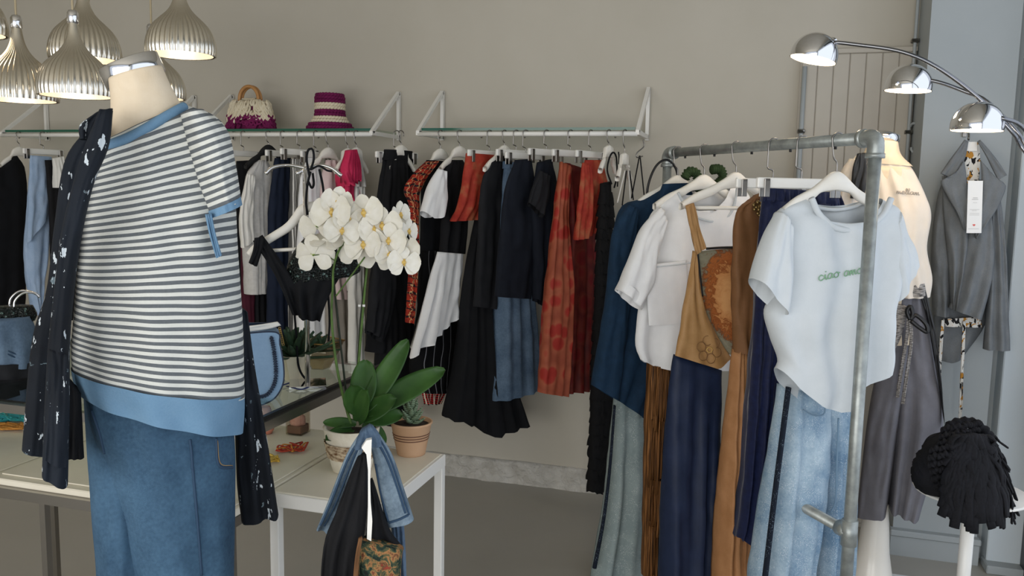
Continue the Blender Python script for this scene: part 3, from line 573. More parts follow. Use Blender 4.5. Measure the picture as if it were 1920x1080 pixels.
MT['bib'] = pat('woven_print', bibf, .8, .5)
XG = 'clothes on the pipe rack'
def XR(name, label, cat, hookpx, parts, tw=0):
    p = onbar(hookpx); pl = vplane(p, RACKANG+tw); ps = []
    for pn, L, R, mat, kw in parts:
        sd[0] += 1; kw = dict(kw); kw.setdefault('seed', sd[0]); sh = kw.pop('sh', 0); ps.append((pn, L, R, shift(pl, sh), MT[mat], kw))
    return garment(name, label, cat, ps, XG), p, pl
# pale sequinned jeans (far end)
g, p, pl = XR('jeans', 'pale grey-green sequinned jeans under the petrol blue coat', 'jeans', 1262, [('leg', [(1152, 745), (1142, 860), (1130, 970), (1112, 1070), (1110, 1105)], [(1212, 745), (1210, 900), (1207, 1000), (1206, 1105)], 'palejean', dict(T=(.03, .06), nf=3, amp=.012)),
    ('side_stripe', [(1151, 760), (1141, 880), (1129, 975), (1111, 1065)], [(1154, 760), (1145, 880), (1134, 975), (1118, 1065)], 'sidestripe', dict(T=(.008, .008), amp=0, wr=0, ns=8, sh=.05))])
# petrol coat
g, p, pl = XR('coat', 'petrol blue wool coat at the far end of the pipe rack', 'coat', 1272, [
    ('body', [(1244, 350), (1205, 372), (1162, 392), (1146, 480), (1132, 600), (1116, 724)], [(1288, 348), (1300, 372), (1290, 500), (1262, 680), (1206, 784)], 'tealcoat', dict(T=(.02, .06), nf=3, amp=.012)),
    ('sleeve', [(1176, 384), (1148, 440), (1136, 560), (1110, 722)], [(1196, 395), (1190, 480), (1178, 600), (1160, 752)], 'tealcoat', dict(T=(.02, .035), nf=2, amp=.004, sh=.055)),
    ('collar', [(1243, 345), (1232, 372), (1226, 396)], [(1292, 343), (1275, 360), (1240, 380)], 'tealcoat', dict(T=(.02, .02), nf=1, amp=.003, sh=.045))])
hanger('wood', p, pl, 'in the petrol blue coat on the pipe rack', drop=.1, hw=.17, rr=.0165)
# green knitted collar
p = onbar(1300); pl = vplane(p, RACKANG)
t = thing('knit_collar', on(pl, 1320, 355), 'chunky dark green knitted collar behind the white shirt hanger', 'scarf')
for q in ([(1284, 334), (1292, 322), (1306, 326), (1306, 344), (1296, 352)], [(1334, 318), (1350, 318), (1355, 334), (1344, 346)], [(1306, 350), (1326, 356), (1340, 350)]):
    P = smoothpath([on(pl, *a) for a in q], 40); obj('knit_roll', tube(P, [.016+.0035*math.sin(i*2.1) for i in range(40)], 10), MT['green'], t)
# black cable loop on the rack end
pl = vplane(BA, RACKANG); t = obj('cable_loop', pxtube([(1207, 400), (1210, 350), (1225, 312), (1245, 300), (1262, 316), (1268, 350)], pl, .0045, 8, 40, .02), MT['dark']); tag(t, 'black cable loop hanging at the left end of the pipe rack', 'cable')
# brown fringe skirt
g, p, pl = XR('skirt', 'brown fringed skirt between the pale jeans and the navy skirt', 'skirt', 1308, [('body', [(1216, 672), (1210, 800), (1206, 1080)], [(1262, 672), (1258, 850), (1252, 1090)], 'fringe', dict(T=(.03, .04), nf=3, amp=.004)), ('waist', [(1215, 668), (1215, 684)], [(1263, 668), (1263, 684)], 'fringe', dict(T=(.034, .034), amp=.001))])
rnd = random.Random(5); fr = []
for (y0, y1) in ((680, 790), (780, 905), (890, 985), (975, 1085)):
    for i in range(64):
        s = i/63+rnd.uniform(-.01, .01); x0 = 1212-10*(y0-680)/400+s*46; ye = y1+rnd.uniform(-22, 12); xe = x0-4*(ye-y0)/120+rnd.uniform(-3, 3); dn = .045+.02*rnd.random()+.012*(1-(2*s-1)**2)
        fr.append(pxtube([(x0, y0), ((x0+xe)/2+rnd.uniform(-1.5, 1.5), (y0+ye)/2), (xe, ye)], pl, rnd.uniform(.0018, .0036), 4, 6, dn))
obj('fringe', join(*fr), MT['fringe'], g, kind='stuff')
# white shirt
g, p, pl = XR('shirt', 'loose white short-sleeved shirt with chest pocket on the pipe rack', 'shirt', 1322, [
    ('body', [(1262, 362), (1228, 392), (1206, 440), (1196, 560), (1187, 640), (1196, 672)], [(1372, 346), (1404, 366), (1414, 440), (1414, 560), (1412, 640), (1405, 690)], 'whitecloth', dict(T=(.03, .05), nf=4, amp=.012, close=False, top=[(-1, 0), (-.7, .03), (-.3, .075), (.2, .085), (.7, .04), (1, 0)], bot=[(-1, 0), (-.7, .025), (0, .02), (1, 0)])),
    ('sleeve', [(1238, 388), (1205, 425), (1178, 490), (1158, 541)], [(1250, 420), (1232, 480), (1222, 535), (1200, 580)], 'whitecloth', dict(T=(.02, .04), nf=2, amp=.005, sh=.05)),
    ('cuff', [(1164, 526), (1158, 543)], [(1207, 562), (1199, 581)], 'whitecloth', dict(T=(.043, .044), nf=2, amp=.002, sh=.05, close=False)),
    ('chest_pocket', [(1212, 497), (1213, 560), (1216, 610)], [(1287, 488), (1290, 550), (1291, 606)], 'whitecloth', dict(T=(.006, .006), nf=1, amp=.001, sh=.062, wr=.001))])
obj('pocket_seam', join(pxtube([(1212, 497), (1250, 493), (1287, 488)], pl, .0018, 5, 12, .071), pxtube([(1287, 488), (1289, 520), (1291, 606)], pl, .0016, 5, 12, .071)), MT['teetee'], g)
obj('neckband', pxtube([(1262, 361), (1275, 385), (1300, 408), (1335, 414), (1362, 395), (1373, 347)], pl, .0045, 6, 40, .034), MT['teetee'], g)
hanger('wood', p, pl, 'in the loose white shirt', drop=.1, hw=.19, rr=.0165, bar_=True)
# bib-front dress: tan wrap bib, printed panel, navy skirt
g, p, pl = XR('dress', 'tan and navy bib dress with woven orange print panel', 'dress', 1382, [
    ('skirt', [(1263, 664), (1252, 760), (1244, 900), (1238, 1110)], [(1352, 694), (1350, 800), (1342, 950), (1335, 1110)], 'navysat', dict(T=(.02, .05), nf=4, amp=.012)),
    ('print_panel', [(1303, 472), (1308, 520), (1322, 590), (1345, 640), (1366, 664)], [(1392, 464), (1394, 540), (1394, 610), (1394, 640), (1392, 668)], 'bib', dict(T=(.008, .012), nf=1, amp=.003, wr=.001)),
    ('wrap_panel', [(1300, 470), (1290, 530), (1277, 600), (1264, 666)], [(1305, 474), (1318, 562), (1342, 622), (1374, 672)], 'tan', dict(T=(.008, .02), nf=2, amp=.006, sh=.02, bot=[(-1, 0), (.4, .035), (1, 0)])),
    ('strap', [(1285, 386), (1294, 430), (1304, 478)], [(1301, 380), (1312, 425), (1323, 464)], 'tan', dict(T=(.006, .006), nf=1, amp=.001, sh=.018))])
obj('edging', join(pxtube([(1303, 474), (1308, 520), (1312, 555)], pl, .005, 6, 20, .014), pxtube([(1322, 466), (1350, 464), (1392, 463)], pl, .0045, 6, 20, .008)), MT['dark'], g)
fl = []
for k in range(6):
    a = k*math.pi/3+.3; cx, cy = 1316+15*math.cos(a), 651+17*math.sin(a); fl.append(pxtube([(cx+8*math.cos(b), cy+9*math.sin(b)) for b in np.linspace(0, 6.28, 12)], pl, .0011, 4, 26, .044))
obj('flower_stitching', join(*fl), plain('brown_thread', '#7a5733', .8), g); obj('flower_eye', pxtube([(1316+5*math.cos(b), 651+4.5*math.sin(b)) for b in np.linspace(0, 6.28, 12)], pl, .0016, 5, 26, .046), plain('gold_thread', '#cda75e', .6), g)
hanger('wood', p, pl, 'above the printed bib dress', drop=.095, hw=.2, rr=.0165, bar_=True)
# caramel blouse and trousers
g, p, pl = XR('jumpsuit', 'long caramel brown crepe jumpsuit with beaded collar', 'jumpsuit', 1420, [
    ('bodice', [(1404, 378), (1380, 398), (1373, 480), (1371, 560), (1376, 660)], [(1424, 362), (1440, 400), (1445, 500), (1440, 600), (1436, 665)], 'brown', dict(T=(.015, .03), nf=3, amp=.008)),
    ('leg', [(1376, 655), (1364, 780), (1352, 920), (1342, 1110)], [(1400, 660), (1396, 780), (1388, 920), (1384, 1110)], 'caramel', dict(T=(.02, .05), nf=3, amp=.012)),
    ('leg', [(1394, 655), (1388, 780), (1380, 920), (1376, 1110)], [(1436, 660), (1438, 780), (1436, 920), (1434, 1110)], 'caramel', dict(T=(.02, .04), nf=3, amp=.01, sh=-.03))])
gold = Nd('gold_beads'); gold.color('#8a734a').set(Metallic=.8, Roughness=.35); rnd = random.Random(3); sph = lathe([(.0001, -1), (.6, -.8), (1, 0), (.6, .8), (.0001, 1)], (0, 0, 0), 8); bm_ = rawmesh('bead', (sph[0]*.0065, sph[1]), gold.m)
for i in range(34):
    f = i/33; q = on(pl, 1404+22*f+rnd.uniform(-7, 7), 384-14*f+26*(1-abs(2*f-1))*rnd.uniform(0, 1.1)+rnd.uniform(-5, 8))+pl[2]*(.03+.012*rnd.random()); inst('bead', bm_, g, Matrix.Translation(Vector(q)))
# crushed velvet trousers with gathered waist
g, p, pl = XR('trousers', 'midnight blue crushed velvet trousers behind the white tee', 'trousers', 1452, [
    ('waistband', [(1430, 352), (1428, 378)], [(1572, 362), (1574, 388)], 'velvet', dict(T=(.03, .035), nf=16, amp=.006, ns=60)),
    ('leg', [(1428, 376), (1420, 480), (1411, 640), (1402, 780), (1394, 900), (1380, 1006)], [(1574, 384), (1560, 500), (1520, 700), (1480, 850), (1455, 950), (1430, 1014)], 'velvet', dict(T=(.035, .05), nf=9, amp=.012, ns=40, rag=.006))])
hanger('clip', onbar(1452), pl, 'holding the velvet trousers', drop=.1, hw=.13, rr=.0165)
# glitter jeans
g, p, pl = XR('jeans', 'light blue glitter jeans with navy side stripe under the white tee', 'jeans', 1530, [
    ('leg', [(1464, 722), (1452, 820), (1438, 920), (1424, 1030), (1416, 1110)], [(1552, 740), (1548, 860), (1540, 930), (1528, 1000), (1512, 1110)], 'lightjean', dict(T=(.04, .06), nf=3, amp=.012)),
    ('leg', [(1540, 740), (1545, 860), (1542, 930), (1536, 1000), (1530, 1110)], [(1606, 722), (1600, 860), (1596, 980), (1592, 1110)], 'lightjean', dict(T=(.04, .05), nf=3, amp=.01, sh=-.02)),
    ('waistband', [(1466, 700), (1464, 726)], [(1606, 700), (1607, 728)], 'lightjean', dict(T=(.05, .05), amp=.001, nf=1)),
    ('side_stripe', [(1476, 726), (1464, 820), (1450, 930), (1434, 1060), (1428, 1110)], [(1481, 726), (1469, 820), (1455, 930), (1440, 1060), (1435, 1110)], 'sidestripe', dict(T=(.01, .01), amp=0, wr=0, ns=8, sh=.056))])
obj('pocket_seam', join(pxtube([(1480, 758), (1498, 768), (1518, 766), (1520, 742)], pl, .002, 5, 20, .062), pxtube([(1548, 775), (1545, 860), (1543, 925), (1533, 950)], pl, .003, 5, 24, .055)), plain('pale_denim_seam', '#6f8aa0', .8), g)
hanger('clip', onbar(1506), vplane(onbar(1506), RACKANG), 'holding the glitter jeans', drop=.1, hw=.15, rr=.0165)
# white tee with green script
g, p, pl = XR('tee', 'white tee with green handwritten script on the pipe rack', 'tee', 1572, [
    ('body', [(1504, 372), (1462, 394), (1452, 430), (1468, 500), (1456, 550), (1436, 585), (1448, 630), (1462, 672), (1456, 690)], [(1652, 372), (1684, 396), (1690, 440), (1678, 500), (1668, 560), (1660, 610), (1655, 650), (1652, 680)], 'teetee', dict(T=(.035, .06), nf=4, amp=.014, close=False, ns=34, nt=48, wr=.006, top=[(-1, 0), (-.75, .03), (-.45, .068), (0, .088), (.45, .068), (.75, .03), (1, 0)], bot=[(-1, 0), (-.75, .05), (-.4, .1), (.05, .125), (.4, .09), (.75, .035), (1, 0)])),
    ('sleeve', [(1460, 396), (1434, 452), (1411, 522)], [(1478, 430), (1478, 520), (1468, 590)], 'teetee', dict(T=(.03, .045), nf=1, amp=.004, sh=.03)),
    ('sleeve', [(1668, 430), (1664, 490), (1668, 566)], [(1686, 397), (1702, 450), (1713, 490)], 'teetee', dict(T=(.02, .04), nf=1, amp=.004, sh=.02))])
nb = [(1504, 371), (1518, 400), (1545, 424), (1578, 430), (1612, 422), (1638, 400), (1652, 371)]
obj('neckband', pxtube(nb, pl, .0085, 8, 50, .038), MT['teetee'], g)
obj('back_neckband', pxtube([(1506, 372), (1540, 388), (1578, 394), (1616, 388), (1650, 372)], pl, .006, 8, 40, -.03), MT['teetee'], g)
hanger('wood', p, pl, 'in the white tee with green script', drop=.1, hw=.17, rr=.0165)
# script "ciao amore" as stitched green line, laid on the cloth surface by ray to the tee front
TEE = [c for c in g.children if c.name.startswith('body')][0]
bpy.context.view_layer.update()
from mathutils.bvhtree import BVHTree
def surf(o, lift=.002):
    me = o.data; w = Vector(WL[o]); bv = BVHTree.FromPolygons([v.co+w for v in me.vertices], [tuple(q.vertices) for q in me.polygons])
    def f(px, py):
        h = bv.ray_cast(Vector(CAM), Vector(ray(px, py)).normalized())
        if h[0] is None: return None
        return np.array(h[0])-ray(px, py)*lift
    return f
def script(strokes, o, r, mat, parent, name='script'):
    f = surf(o, .0035); vs = []
    for s in strokes:
        P = [f(x, y) for x, y in smoothpath([(a, b, 0) for a, b in s], max(6, len(s)*5))[:, :2]]; P = [q for q in P if q is not None]
        if len(P) > 2: vs.append(tube(P, r, 5))
    if vs: obj(name, join(*vs), mat, parent)
def word(pts, x0, y0, sx, sy, slope): return [[(x0+a*sx, y0-b*sy+a*sx*slope) for a, b in s] for s in pts]
LET = {'c': ([(.8, .75), (.5, 1), (.1, .7), (.1, .25), (.5, 0), (1, .3)], 1.0), 'i': ([(0, .3), (.2, .95), (.25, .2), (.4, 0), (.6, .25)], .6), 'a': ([(.85, .9), (.45, 1), (.1, .6), (.2, .1), (.6, .15), (.85, .9), (.85, .2), (1.1, .15)], 1.1), 'o': ([(.5, 1), (.1, .6), (.3, .05), (.75, .15), (.85, .7), (.5, 1), (1.1, .8)], 1.1),
       'm': ([(0, 0), (.1, .95), (.15, .3), (.4, .95), (.5, 0), (.6, .5), (.85, .95), (.95, .1), (1.2, .2)], 1.2), 'r': ([(0, .1), (.15, .95), (.3, .8), (.55, .85), (.55, .2), (.8, .1)], .8), 'e': ([(0, .4), (.6, .5), (.6, .9), (.3, 1), (.05, .5), (.3, 0), (.8, .2)], .85), 'l': ([(0, .3), (.5, 1.6), (.35, 2), (.2, 1.4), (.25, .1), (.55, .15)], .55)}
def write(txt, x, y, sx, sy, slope, dots=True):
    out = []
    for ch in txt:
        if ch == ' ': x += sx*.7; continue
        pts, w = LET[ch]; out += [[(x+a*sx, y-b*sy+slope*(a*sx)) for a, b in pts]]
        if ch == 'i': out.append([(x+.2*sx, y-1.5*sy), (x+.3*sx, y-1.6*sy), (x+.25*sx, y-1.45*sy)])
        y += slope*w*sx; x += w*sx
    return out
script(write('ciao amore', 1535, 527, 10.5, 10, -.2), TEE, .0014, plain('green_thread', '#84ad8b', .7), g)
# ================================================================== striped mannequin in the foreground
MT['tee_stripe'] = stripes('grey_white_breton_stripe', '#dadbd5', '#6d7276', .0128, .5, 'UV', 1, .010)
MT['sleeve_stripe'] = stripes('grey_white_sleeve_stripe', '#dadbd5', '#6d7276', .0128, .5, 'UV', 1, .008)
MT['rib'] = fabric('dusty_blue_rib', '#668aa8', '#7496b2', weave=300, bst=.3)
def splat(m):
    v = m.co(); d = m.noise(v, 16, 5, .65, .6); sp = m.math('GREATER_THAN', m.noise(m.co('Object', (1, 1, .45)), 60, 4, .62), .635); bl = m.math('GREATER_THAN', d, .64)
    base = m.ramp(m.noise(v, 5, 3), [(.35, '#10141a'), (.65, '#1d232c')]); return m.mix(m.math('MULTIPLY', bl, .45), m.mix(sp, base, '#c3ccd2'), '#8ea3ad')
MT['splat'] = pat('navy_paint_splatter', splat, .85)
MT['jean1'] = denim('washed_blue_denim', '#253d54', '#4d6d88', .5, 4); MT['stitch'] = plain('denim_seam', '#26405a', .8); MT['stitch2'] = plain('tan_stitch', '#a98a5c', .8)
D1 = 1.5; pm = facing(290, 500, D1); base = np.array([pm[0][0], pm[0][1], 0])
m1 = thing('mannequin', base, 'headless linen mannequin with chrome neck cap in the left foreground', 'mannequin')
obj('neck', cloth([(203, 148), (207, 190), (206, 225), (204, 262), (210, 320)], [(304, 124), (320, 160), (334, 186), (340, 204), (330, 260)], shift(pm, .0), T=(.05, .045), ell=True, amp=0, wr=.001, ns=28)[0], MT['skin'], m1)
cc = K(248, 133, D1); ax = UP-RT*.40-fw*.26
obj('neck_cap', lathe([(0, -.019), (.052, -.019), (.0538, -.0175), (.0538, .0165), (.052, .018), (0, .0185)], cc, 48, axis=ax), MT['chrome'], m1)
obj('torso', cloth([(250, 300), (200, 360), (180, 500), (185, 700), (190, 800)], [(330, 300), (390, 360), (400, 500), (400, 700), (405, 800)], pm, T=(.035, .07), ell=True, amp=0, wr=0)[0], MT['skin'], m1)
obj('stand_pole', tube([base+(0, 0, .02), base+(0, 0, 1.1)], .016, 12), MT['chrome'], m1)
obj('stand_base', lathe([(.0, .0), (.17, 0), (.17, .008), (.03, .02), (.0, .02)], base, 36), MT['chrome'], m1)
# tee
t = thing('tee', on(pm, 300, 800), 'grey and white striped tee with dusty blue hem on the front mannequin', 'tee')
body = C('body', [(186, 270), (160, 320), (150, 430), (140, 560), (133, 650), (135, 694)], [(348, 196), (404, 218), (430, 258), (440, 340), (446, 460), (455, 600), (459, 742)], pm, MT['tee_stripe'], t, T=(.055, .115), ell=True, nf=3, amp=.003, ns=48, nt=70, wr=.003, seed=11)
C('sleeve', [(338, 214), (352, 280), (372, 350), (388, 404)], [(382, 206), (426, 244), (442, 310), (453, 376)], shift(pm, .05), MT['sleeve_stripe'], t, T=(.05, .055), ell=True, nf=2, amp=.004, ns=26, nt=34, seed=4)
C('cuff', [(386, 396), (388, 410)], [(451, 368), (454, 383)], shift(pm, .05), MT['rib'], t, T=(.06, .06), ell=True, nf=1, amp=.001, ns=26, nt=5, close=False)
C('cuff_underside', [(384, 402), (392, 440), (405, 484)], [(397, 400), (404, 436), (416, 478)], shift(pm, .1), MT['rib'], t, T=(.008, .008), amp=.001, nt=12)
C('hem_band', [(133, 689), (136, 710), (146, 734)], [(459, 736), (459, 768), (456, 806)], pm, MT['rib'], t, T=(.1225, .117), ell=True, nf=3, amp=.003, ns=48, nt=10, close=False, wr=.003, seed=11)
f = surf(body, .001)
nbp = [q for q in (f(x, y) for x, y in ((190, 276), (215, 268), (245, 256), (275, 240), (305, 222), (330, 208), (345, 200))) if q is not None]
if len(nbp) > 3: obj('neckband', tube(smoothpath(nbp, 40), .0085, 10), MT['rib'], t)
sm = [q for q in (f(x, y) for x, y in ((392, 470), (396, 540), (402, 620), (406, 700), (408, 745))) if q is not None]
if False: obj('side_seam', tube(smoothpath(sm, 30), .0016, 5), MT['rib'], t)
# jeans
t = thing('jeans', on(pm, 300, 1700), 'washed blue jeans on the striped front mannequin', 'jeans')
C('leg', [(152, 715), (166, 790), (196, 870), (222, 960), (244, 1080), (256, 1300), (262, 1790)], [(436, 770), (441, 850), (441, 960), (439, 1080), (438, 1300), (432, 1790)], shift(pm, .012), MT['jean1'], t, T=(.09, .085), ell=True, nf=3, amp=.006, ns=36, nt=50, seed=3)
C('leg', [(156, 740), (163, 850), (170, 950), (180, 1080), (190, 1300), (200, 1790)], [(330, 740), (300, 850), (290, 960), (285, 1080), (275, 1300), (270, 1790)], shift(pm, -.03), MT['jean1'], t, T=(.085, .08), ell=True, nf=3, amp=.006, ns=30, nt=50, seed=7)
LEG = [c for c in t.children if c.name.startswith('leg')][0]; HIP = LEG
def seam(pts, o, par, mat, r=.0018, name='seam'):
    f = surf(o, .0005); P = [q for q in (f(x, y) for x, y in smoothpath([(a, b, 0) for a, b in pts], 40)[:, :2]) if q is not None]
    if len(P) > 4: obj(name, tube(P, r, 5), mat, par)
seam([(360, 865), (366, 930), (372, 1000), (378, 1079)], LEG, t, MT['stitch'], .0025)
seam([(356, 824), (359, 850), (361, 880)], HIP, t, MT['stitch'], .0025)
seam([(405, 822), (410, 872), (436, 877)], HIP, t, MT['stitch'], .0025, 'pocket_seam'); seam([(408, 826), (413, 868), (436, 873)], HIP, t, MT['stitch2'], .0008, 'pocket_stitch')
seam([(172, 770), (186, 810), (196, 850)], HIP, t, MT['stitch'], .003, 'fly_seam')
# paint-splattered jacket
t = thing('jacket', on(pm, 90, 890), 'navy jacket with white paint splatters draped over the striped tee', 'jacket')
kj = dict(T=(.022, .034), nf=1.1, amp=.0025, wr=.0015, ns=26, nt=50)
C('sleeve', [(168, 236), (122, 300), (102, 420), (88, 540), (60, 640), (42, 838)], [(190, 250), (165, 340), (140, 480), (125, 600), (112, 720), (96, 852)], shift(pm, .03), MT['splat'], t, seed=1, **kj)
C('lining', [(112, 690), (110, 860)], [(152, 738), (158, 858)], shift(pm, .06), MT['black'], t, T=(.01, .01), amp=.002)
C('front_panel', [(186, 206), (150, 300), (116, 430), (100, 560), (90, 660), (84, 770), (80, 884)], [(212, 208), (204, 275), (176, 345), (154, 440), (140, 540), (131, 640), (130, 760), (127, 910)], shift(pm, .135), MT['splat'], t, seed=8, **kj)
C('collar', [(178, 214), (150, 236), (150, 262)], [(212, 204), (206, 226), (196, 262)], shift(pm, .10), MT['splat'], t, T=(.03, .03), nf=1, amp=.003)
C('back_panel', [(430, 560), (436, 680), (440, 800), (443, 900), (452, 976)], [(464, 585), (478, 690), (500, 820), (521, 956)], shift(pm, -.06), MT['splat'], t, seed=13, T=(.02, .04), nf=2, amp=.008, nt=44)
C('pocket', [(92, 655), (88, 760), (84, 860)], [(128, 665), (128, 770), (124, 880)], shift(pm, .165), MT['splat'], t, seed=14, T=(.006, .008), nf=1, amp=.002)

# ================================================================== mannequin behind the rack
MT['creamtee'] = fabric('cream_jersey', '#ddd2c3', '#e6dccf', bst=.1); MT['greyjean'] = fabric('grey_cotton_drill', '#6a696f', '#7a797f')
MT['wrapprint'] = pat('grey_brush_print', lambda m: m.ramp(m.noise(m.co('UV', (12, 90, 1)), 4, 4, .6), [(.38, '#2c2b2d'), (.5, '#8f8a86'), (.62, '#bdb8b2')]))
D2 = 2.95; pq = facing(1670, 600, D2); b2 = np.array([pq[0][0], pq[0][1], 0])
m2 = thing('mannequin', b2, 'linen mannequin on a white pedestal behind the pipe rack', 'mannequin')
obj('neck', cloth([(1626, 262), (1620, 285), (1600, 305)], [(1684, 266), (1690, 290), (1712, 312)], pq, T=(.05, .06), ell=True, amp=0, wr=0)[0], MT['skin'], m2)
obj('neck_cap', lathe([(0, -.012), (.052, -.012), (.055, -.01), (.055, .012), (.04, .018), (.02, .024), (0, .026)], K(1656, 258, D2), 40, axis=(.1, 0, 1)), MT['chrome'], m2)
obj('torso', cloth([(1610, 310), (1610, 450), (1630, 560), (1625, 640)], [(1710, 315), (1725, 450), (1720, 560), (1730, 640)], pq, T=(.06, .1), ell=True, amp=0, wr=0)[0], MT['skin'], m2)
pz = K(1640, 1000, D2+.06); ped = np.array([pz[0], pz[1], 0])
obj('pedestal', lathe([(0, 0), (.20, 0), (.20, .012), (.15, .035), (.10, .075), (.07, .13), (.054, .22), (.045, .34), (.042, .36), (.04, .40), (0, .40)], ped, 40), plain('gloss_white_base', '#e8e4db', .2), m2)
t = thing('tee', on(pq, 1690, 555), 'cream tee with grey script on the mannequin behind the rack', 'tee')
bt = C('body', [(1604, 292), (1588, 320), (1584, 420), (1606, 520), (1630, 548)], [(1692, 294), (1714, 322), (1736, 368), (1746, 405), (1738, 465), (1748, 520), (1744, 556)], pq, MT['creamtee'], t, T=(.05, .12), ell=True, nf=5, amp=.010, ns=40, nt=44, seed=21)
C('sleeve', [(1592, 298), (1574, 330), (1566, 400)], [(1618, 300), (1612, 350), (1606, 410)], shift(pq, .08), MT['creamtee'], t, T=(.04, .05), ell=True, nf=2, amp=.004)
script(write('mellam', 1681, 363, 8, 5.5, .07), bt, .0011, plain('grey_thread', '#a39b93', .8), t)
C('tee_strap', [(1607, 288), (1598, 320), (1594, 372)], [(1624, 286), (1630, 320), (1620, 372)], shift(pq, .135), MT['dark'], None, T=(.008, .008), nf=1, amp=.001)
o = bpy.data.objects['tee_strap']; o.name = 'bag_strap'; tag(o, 'wide black strap over the shoulder of the cream tee', 'strap')
t = thing('trousers', on(pq, 1690, 965), 'wide grey wrap trousers on the mannequin behind the rack', 'trousers')
C('leg', [(1668, 536), (1664, 590), (1646, 680), (1626, 790), (1606, 962)], [(1716, 536), (1712, 590), (1704, 680), (1686, 800), (1662, 964)], shift(pq, .03), MT['greyjean'], t, T=(.06, .07), nf=2, amp=.006, seed=31)
C('leg', [(1690, 560), (1684, 680), (1672, 800), (1664, 945)], [(1734, 545), (1752, 670), (1768, 800), (1724, 972)], pq, MT['greyjean'], t, T=(.07, .08), nf=3, amp=.010, seed=32)
C('waistband', [(1674, 524), (1676, 552)], [(1736, 530), (1738, 552)], shift(pq, .02), MT['wrapprint'], t, T=(.08, .085), nf=2, amp=.002)
C('wrap_panel', [(1664, 565), (1652, 640), (1648, 694)], [(1704, 575), (1690, 630), (1668, 676)], shift(pq, .115), MT['wrapprint'], t, T=(.01, .012), nf=2, amp=.004)
C('side_fold', [(1722, 540), (1738, 600), (1754, 690), (1768, 780)], [(1736, 545), (1754, 620), (1764, 700), (1772, 800)], shift(pq, .06), MT['dark'], t, T=(.008, .008), nf=1, amp=.002)
for q in ([(1704, 588), (1700, 630), (1690, 690), (1682, 745)], [(1706, 590), (1708, 640), (1700, 700), (1692, 757)]):
    C('tie', [(x-3, y) for x, y in q], [(x+4, y) for x, y in q], shift(pq, .13), MT['wrapprint'], t, T=(.006, .006), nf=1, amp=.002, ns=8)
obj('bow', join(pxtube([(1706, 590), (1716, 582), (1734, 598), (1736, 612), (1722, 604), (1707, 592)], pq, .007, 8, 30, .135), pxtube([(1705, 590), (1700, 575), (1706, 566), (1710, 580), (1706, 590)], pq, .007, 8, 24, .135)), MT['dark'], t)

# ================================================================== grey coat on the pillar
MT['wool'] = fabric('grey_wool', '#676b6e', '#787c7f', weave=260, bst=.4)
MT['lining'] = pat('ink_print_lining', lambda m: m.mix(m.math('GREATER_THAN', m.noise(m.co(), 34, 2, .5, 1), .58), m.mix(m.math('GREATER_THAN', m.noise(m.co('Object', (1, 1, .6)), 28, 2, .5, 2), .56), '#dcdad4', '#1b1a1c'), '#b98436'))
pc = vplane((0, 3.63, 0), 0)
t = thing('coat', on(pc, 1810, 690), 'grey wool coat with wide lapels hanging on the pillar', 'coat')
kc = dict(T=(.02, .035), nf=2, amp=.008, nt=30)
C('back', [(1778, 330), (1760, 420), (1752, 520), (1752, 620), (1764, 676)], [(1862, 340), (1868, 450), (1862, 540), (1848, 610), (1806, 672)], shift(pc, -.0), MT['wool'], t, T=(.015, .02), nf=2, amp=.006, seed=41, bot=[(-1, 0), (0, .012), (1, 0)])
C('sleeve', [(1772, 322), (1756, 380), (1747, 470), (1750, 590)], [(1798, 335), (1792, 430), (1786, 520), (1780, 594)], shift(pc, .03), MT['wool'], t, seed=42, **kc)
C('front', [(1766, 330), (1768, 400), (1776, 490), (1782, 578)], [(1816, 350), (1822, 420), (1812, 500), (1790, 582)], shift(pc, .06), MT['wool'], t, seed=43, **kc)
C('front', [(1820, 395), (1810, 470), (1796, 530), (1779, 577)], [(1858, 390), (1864, 480), (1854, 545), (1840, 600)], shift(pc, .075), MT['wool'], t, seed=44, **kc)
C('sleeve', [(1858, 365), (1854, 470), (1850, 560), (1843, 654)], [(1872, 350), (1884, 450), (1889, 560), (1893, 656)], shift(pc, .05), MT['wool'], t, seed=45, **kc)
kl = dict(T=(.008, .01), nf=1, amp=.003, ns=14, nt=20)
C('collar', [(1808, 262), (1786, 292), (1763, 325)], [(1816, 266), (1808, 300), (1786, 334)], shift(pc, .10), MT['wool'], t, **kl)
C('collar', [(1832, 266), (1850, 296), (1870, 338)], [(1838, 262), (1862, 290), (1888, 328)], shift(pc, .10), MT['wool'], t, **kl)
C('lapel', [(1785, 334), (1763, 340), (1778, 372), (1794, 400), (1806, 430)], [(1808, 300), (1812, 330), (1814, 360), (1816, 395), (1812, 432)], shift(pc, .112), MT['wool'], t, **kl)
C('lapel', [(1838, 300), (1840, 340), (1838, 370), (1832, 400), (1828, 440)], [(1868, 336), (1886, 348), (1876, 378), (1858, 410), (1830, 448)], shift(pc, .112), MT['wool'], t, **kl)
C('lining', [(1806, 266), (1805, 300), (1806, 345)], [(1836, 266), (1838, 300), (1834, 345)], shift(pc, .075), MT['lining'], t, T=(.006, .006), nf=1, amp=.002)
C('lining_flap', [(1768, 598), (1772, 612)], [(1838, 594), (1842, 614)], shift(pc, .045), MT['lining'], t, T=(.006, .006), nf=2, amp=.004)
obj('neck_label', extr([on(shift(pc, .088), *q) for q in ((1812, 266), (1832, 266), (1832, 283), (1812, 283))], 0, pc[2], .003), MT['white'], t, False)
for xs in ([(1768, 600), (1764, 650), (1761, 708)], [(1808, 602), (1804, 690), (1800, 790)]):
    C('waist_tie', [(x-3.2, y) for x, y in xs], [(x+3.2, y) for x, y in xs], shift(pc, .055), MT['lining'], t, T=(.003, .003), nf=1, amp=.001, ns=8)
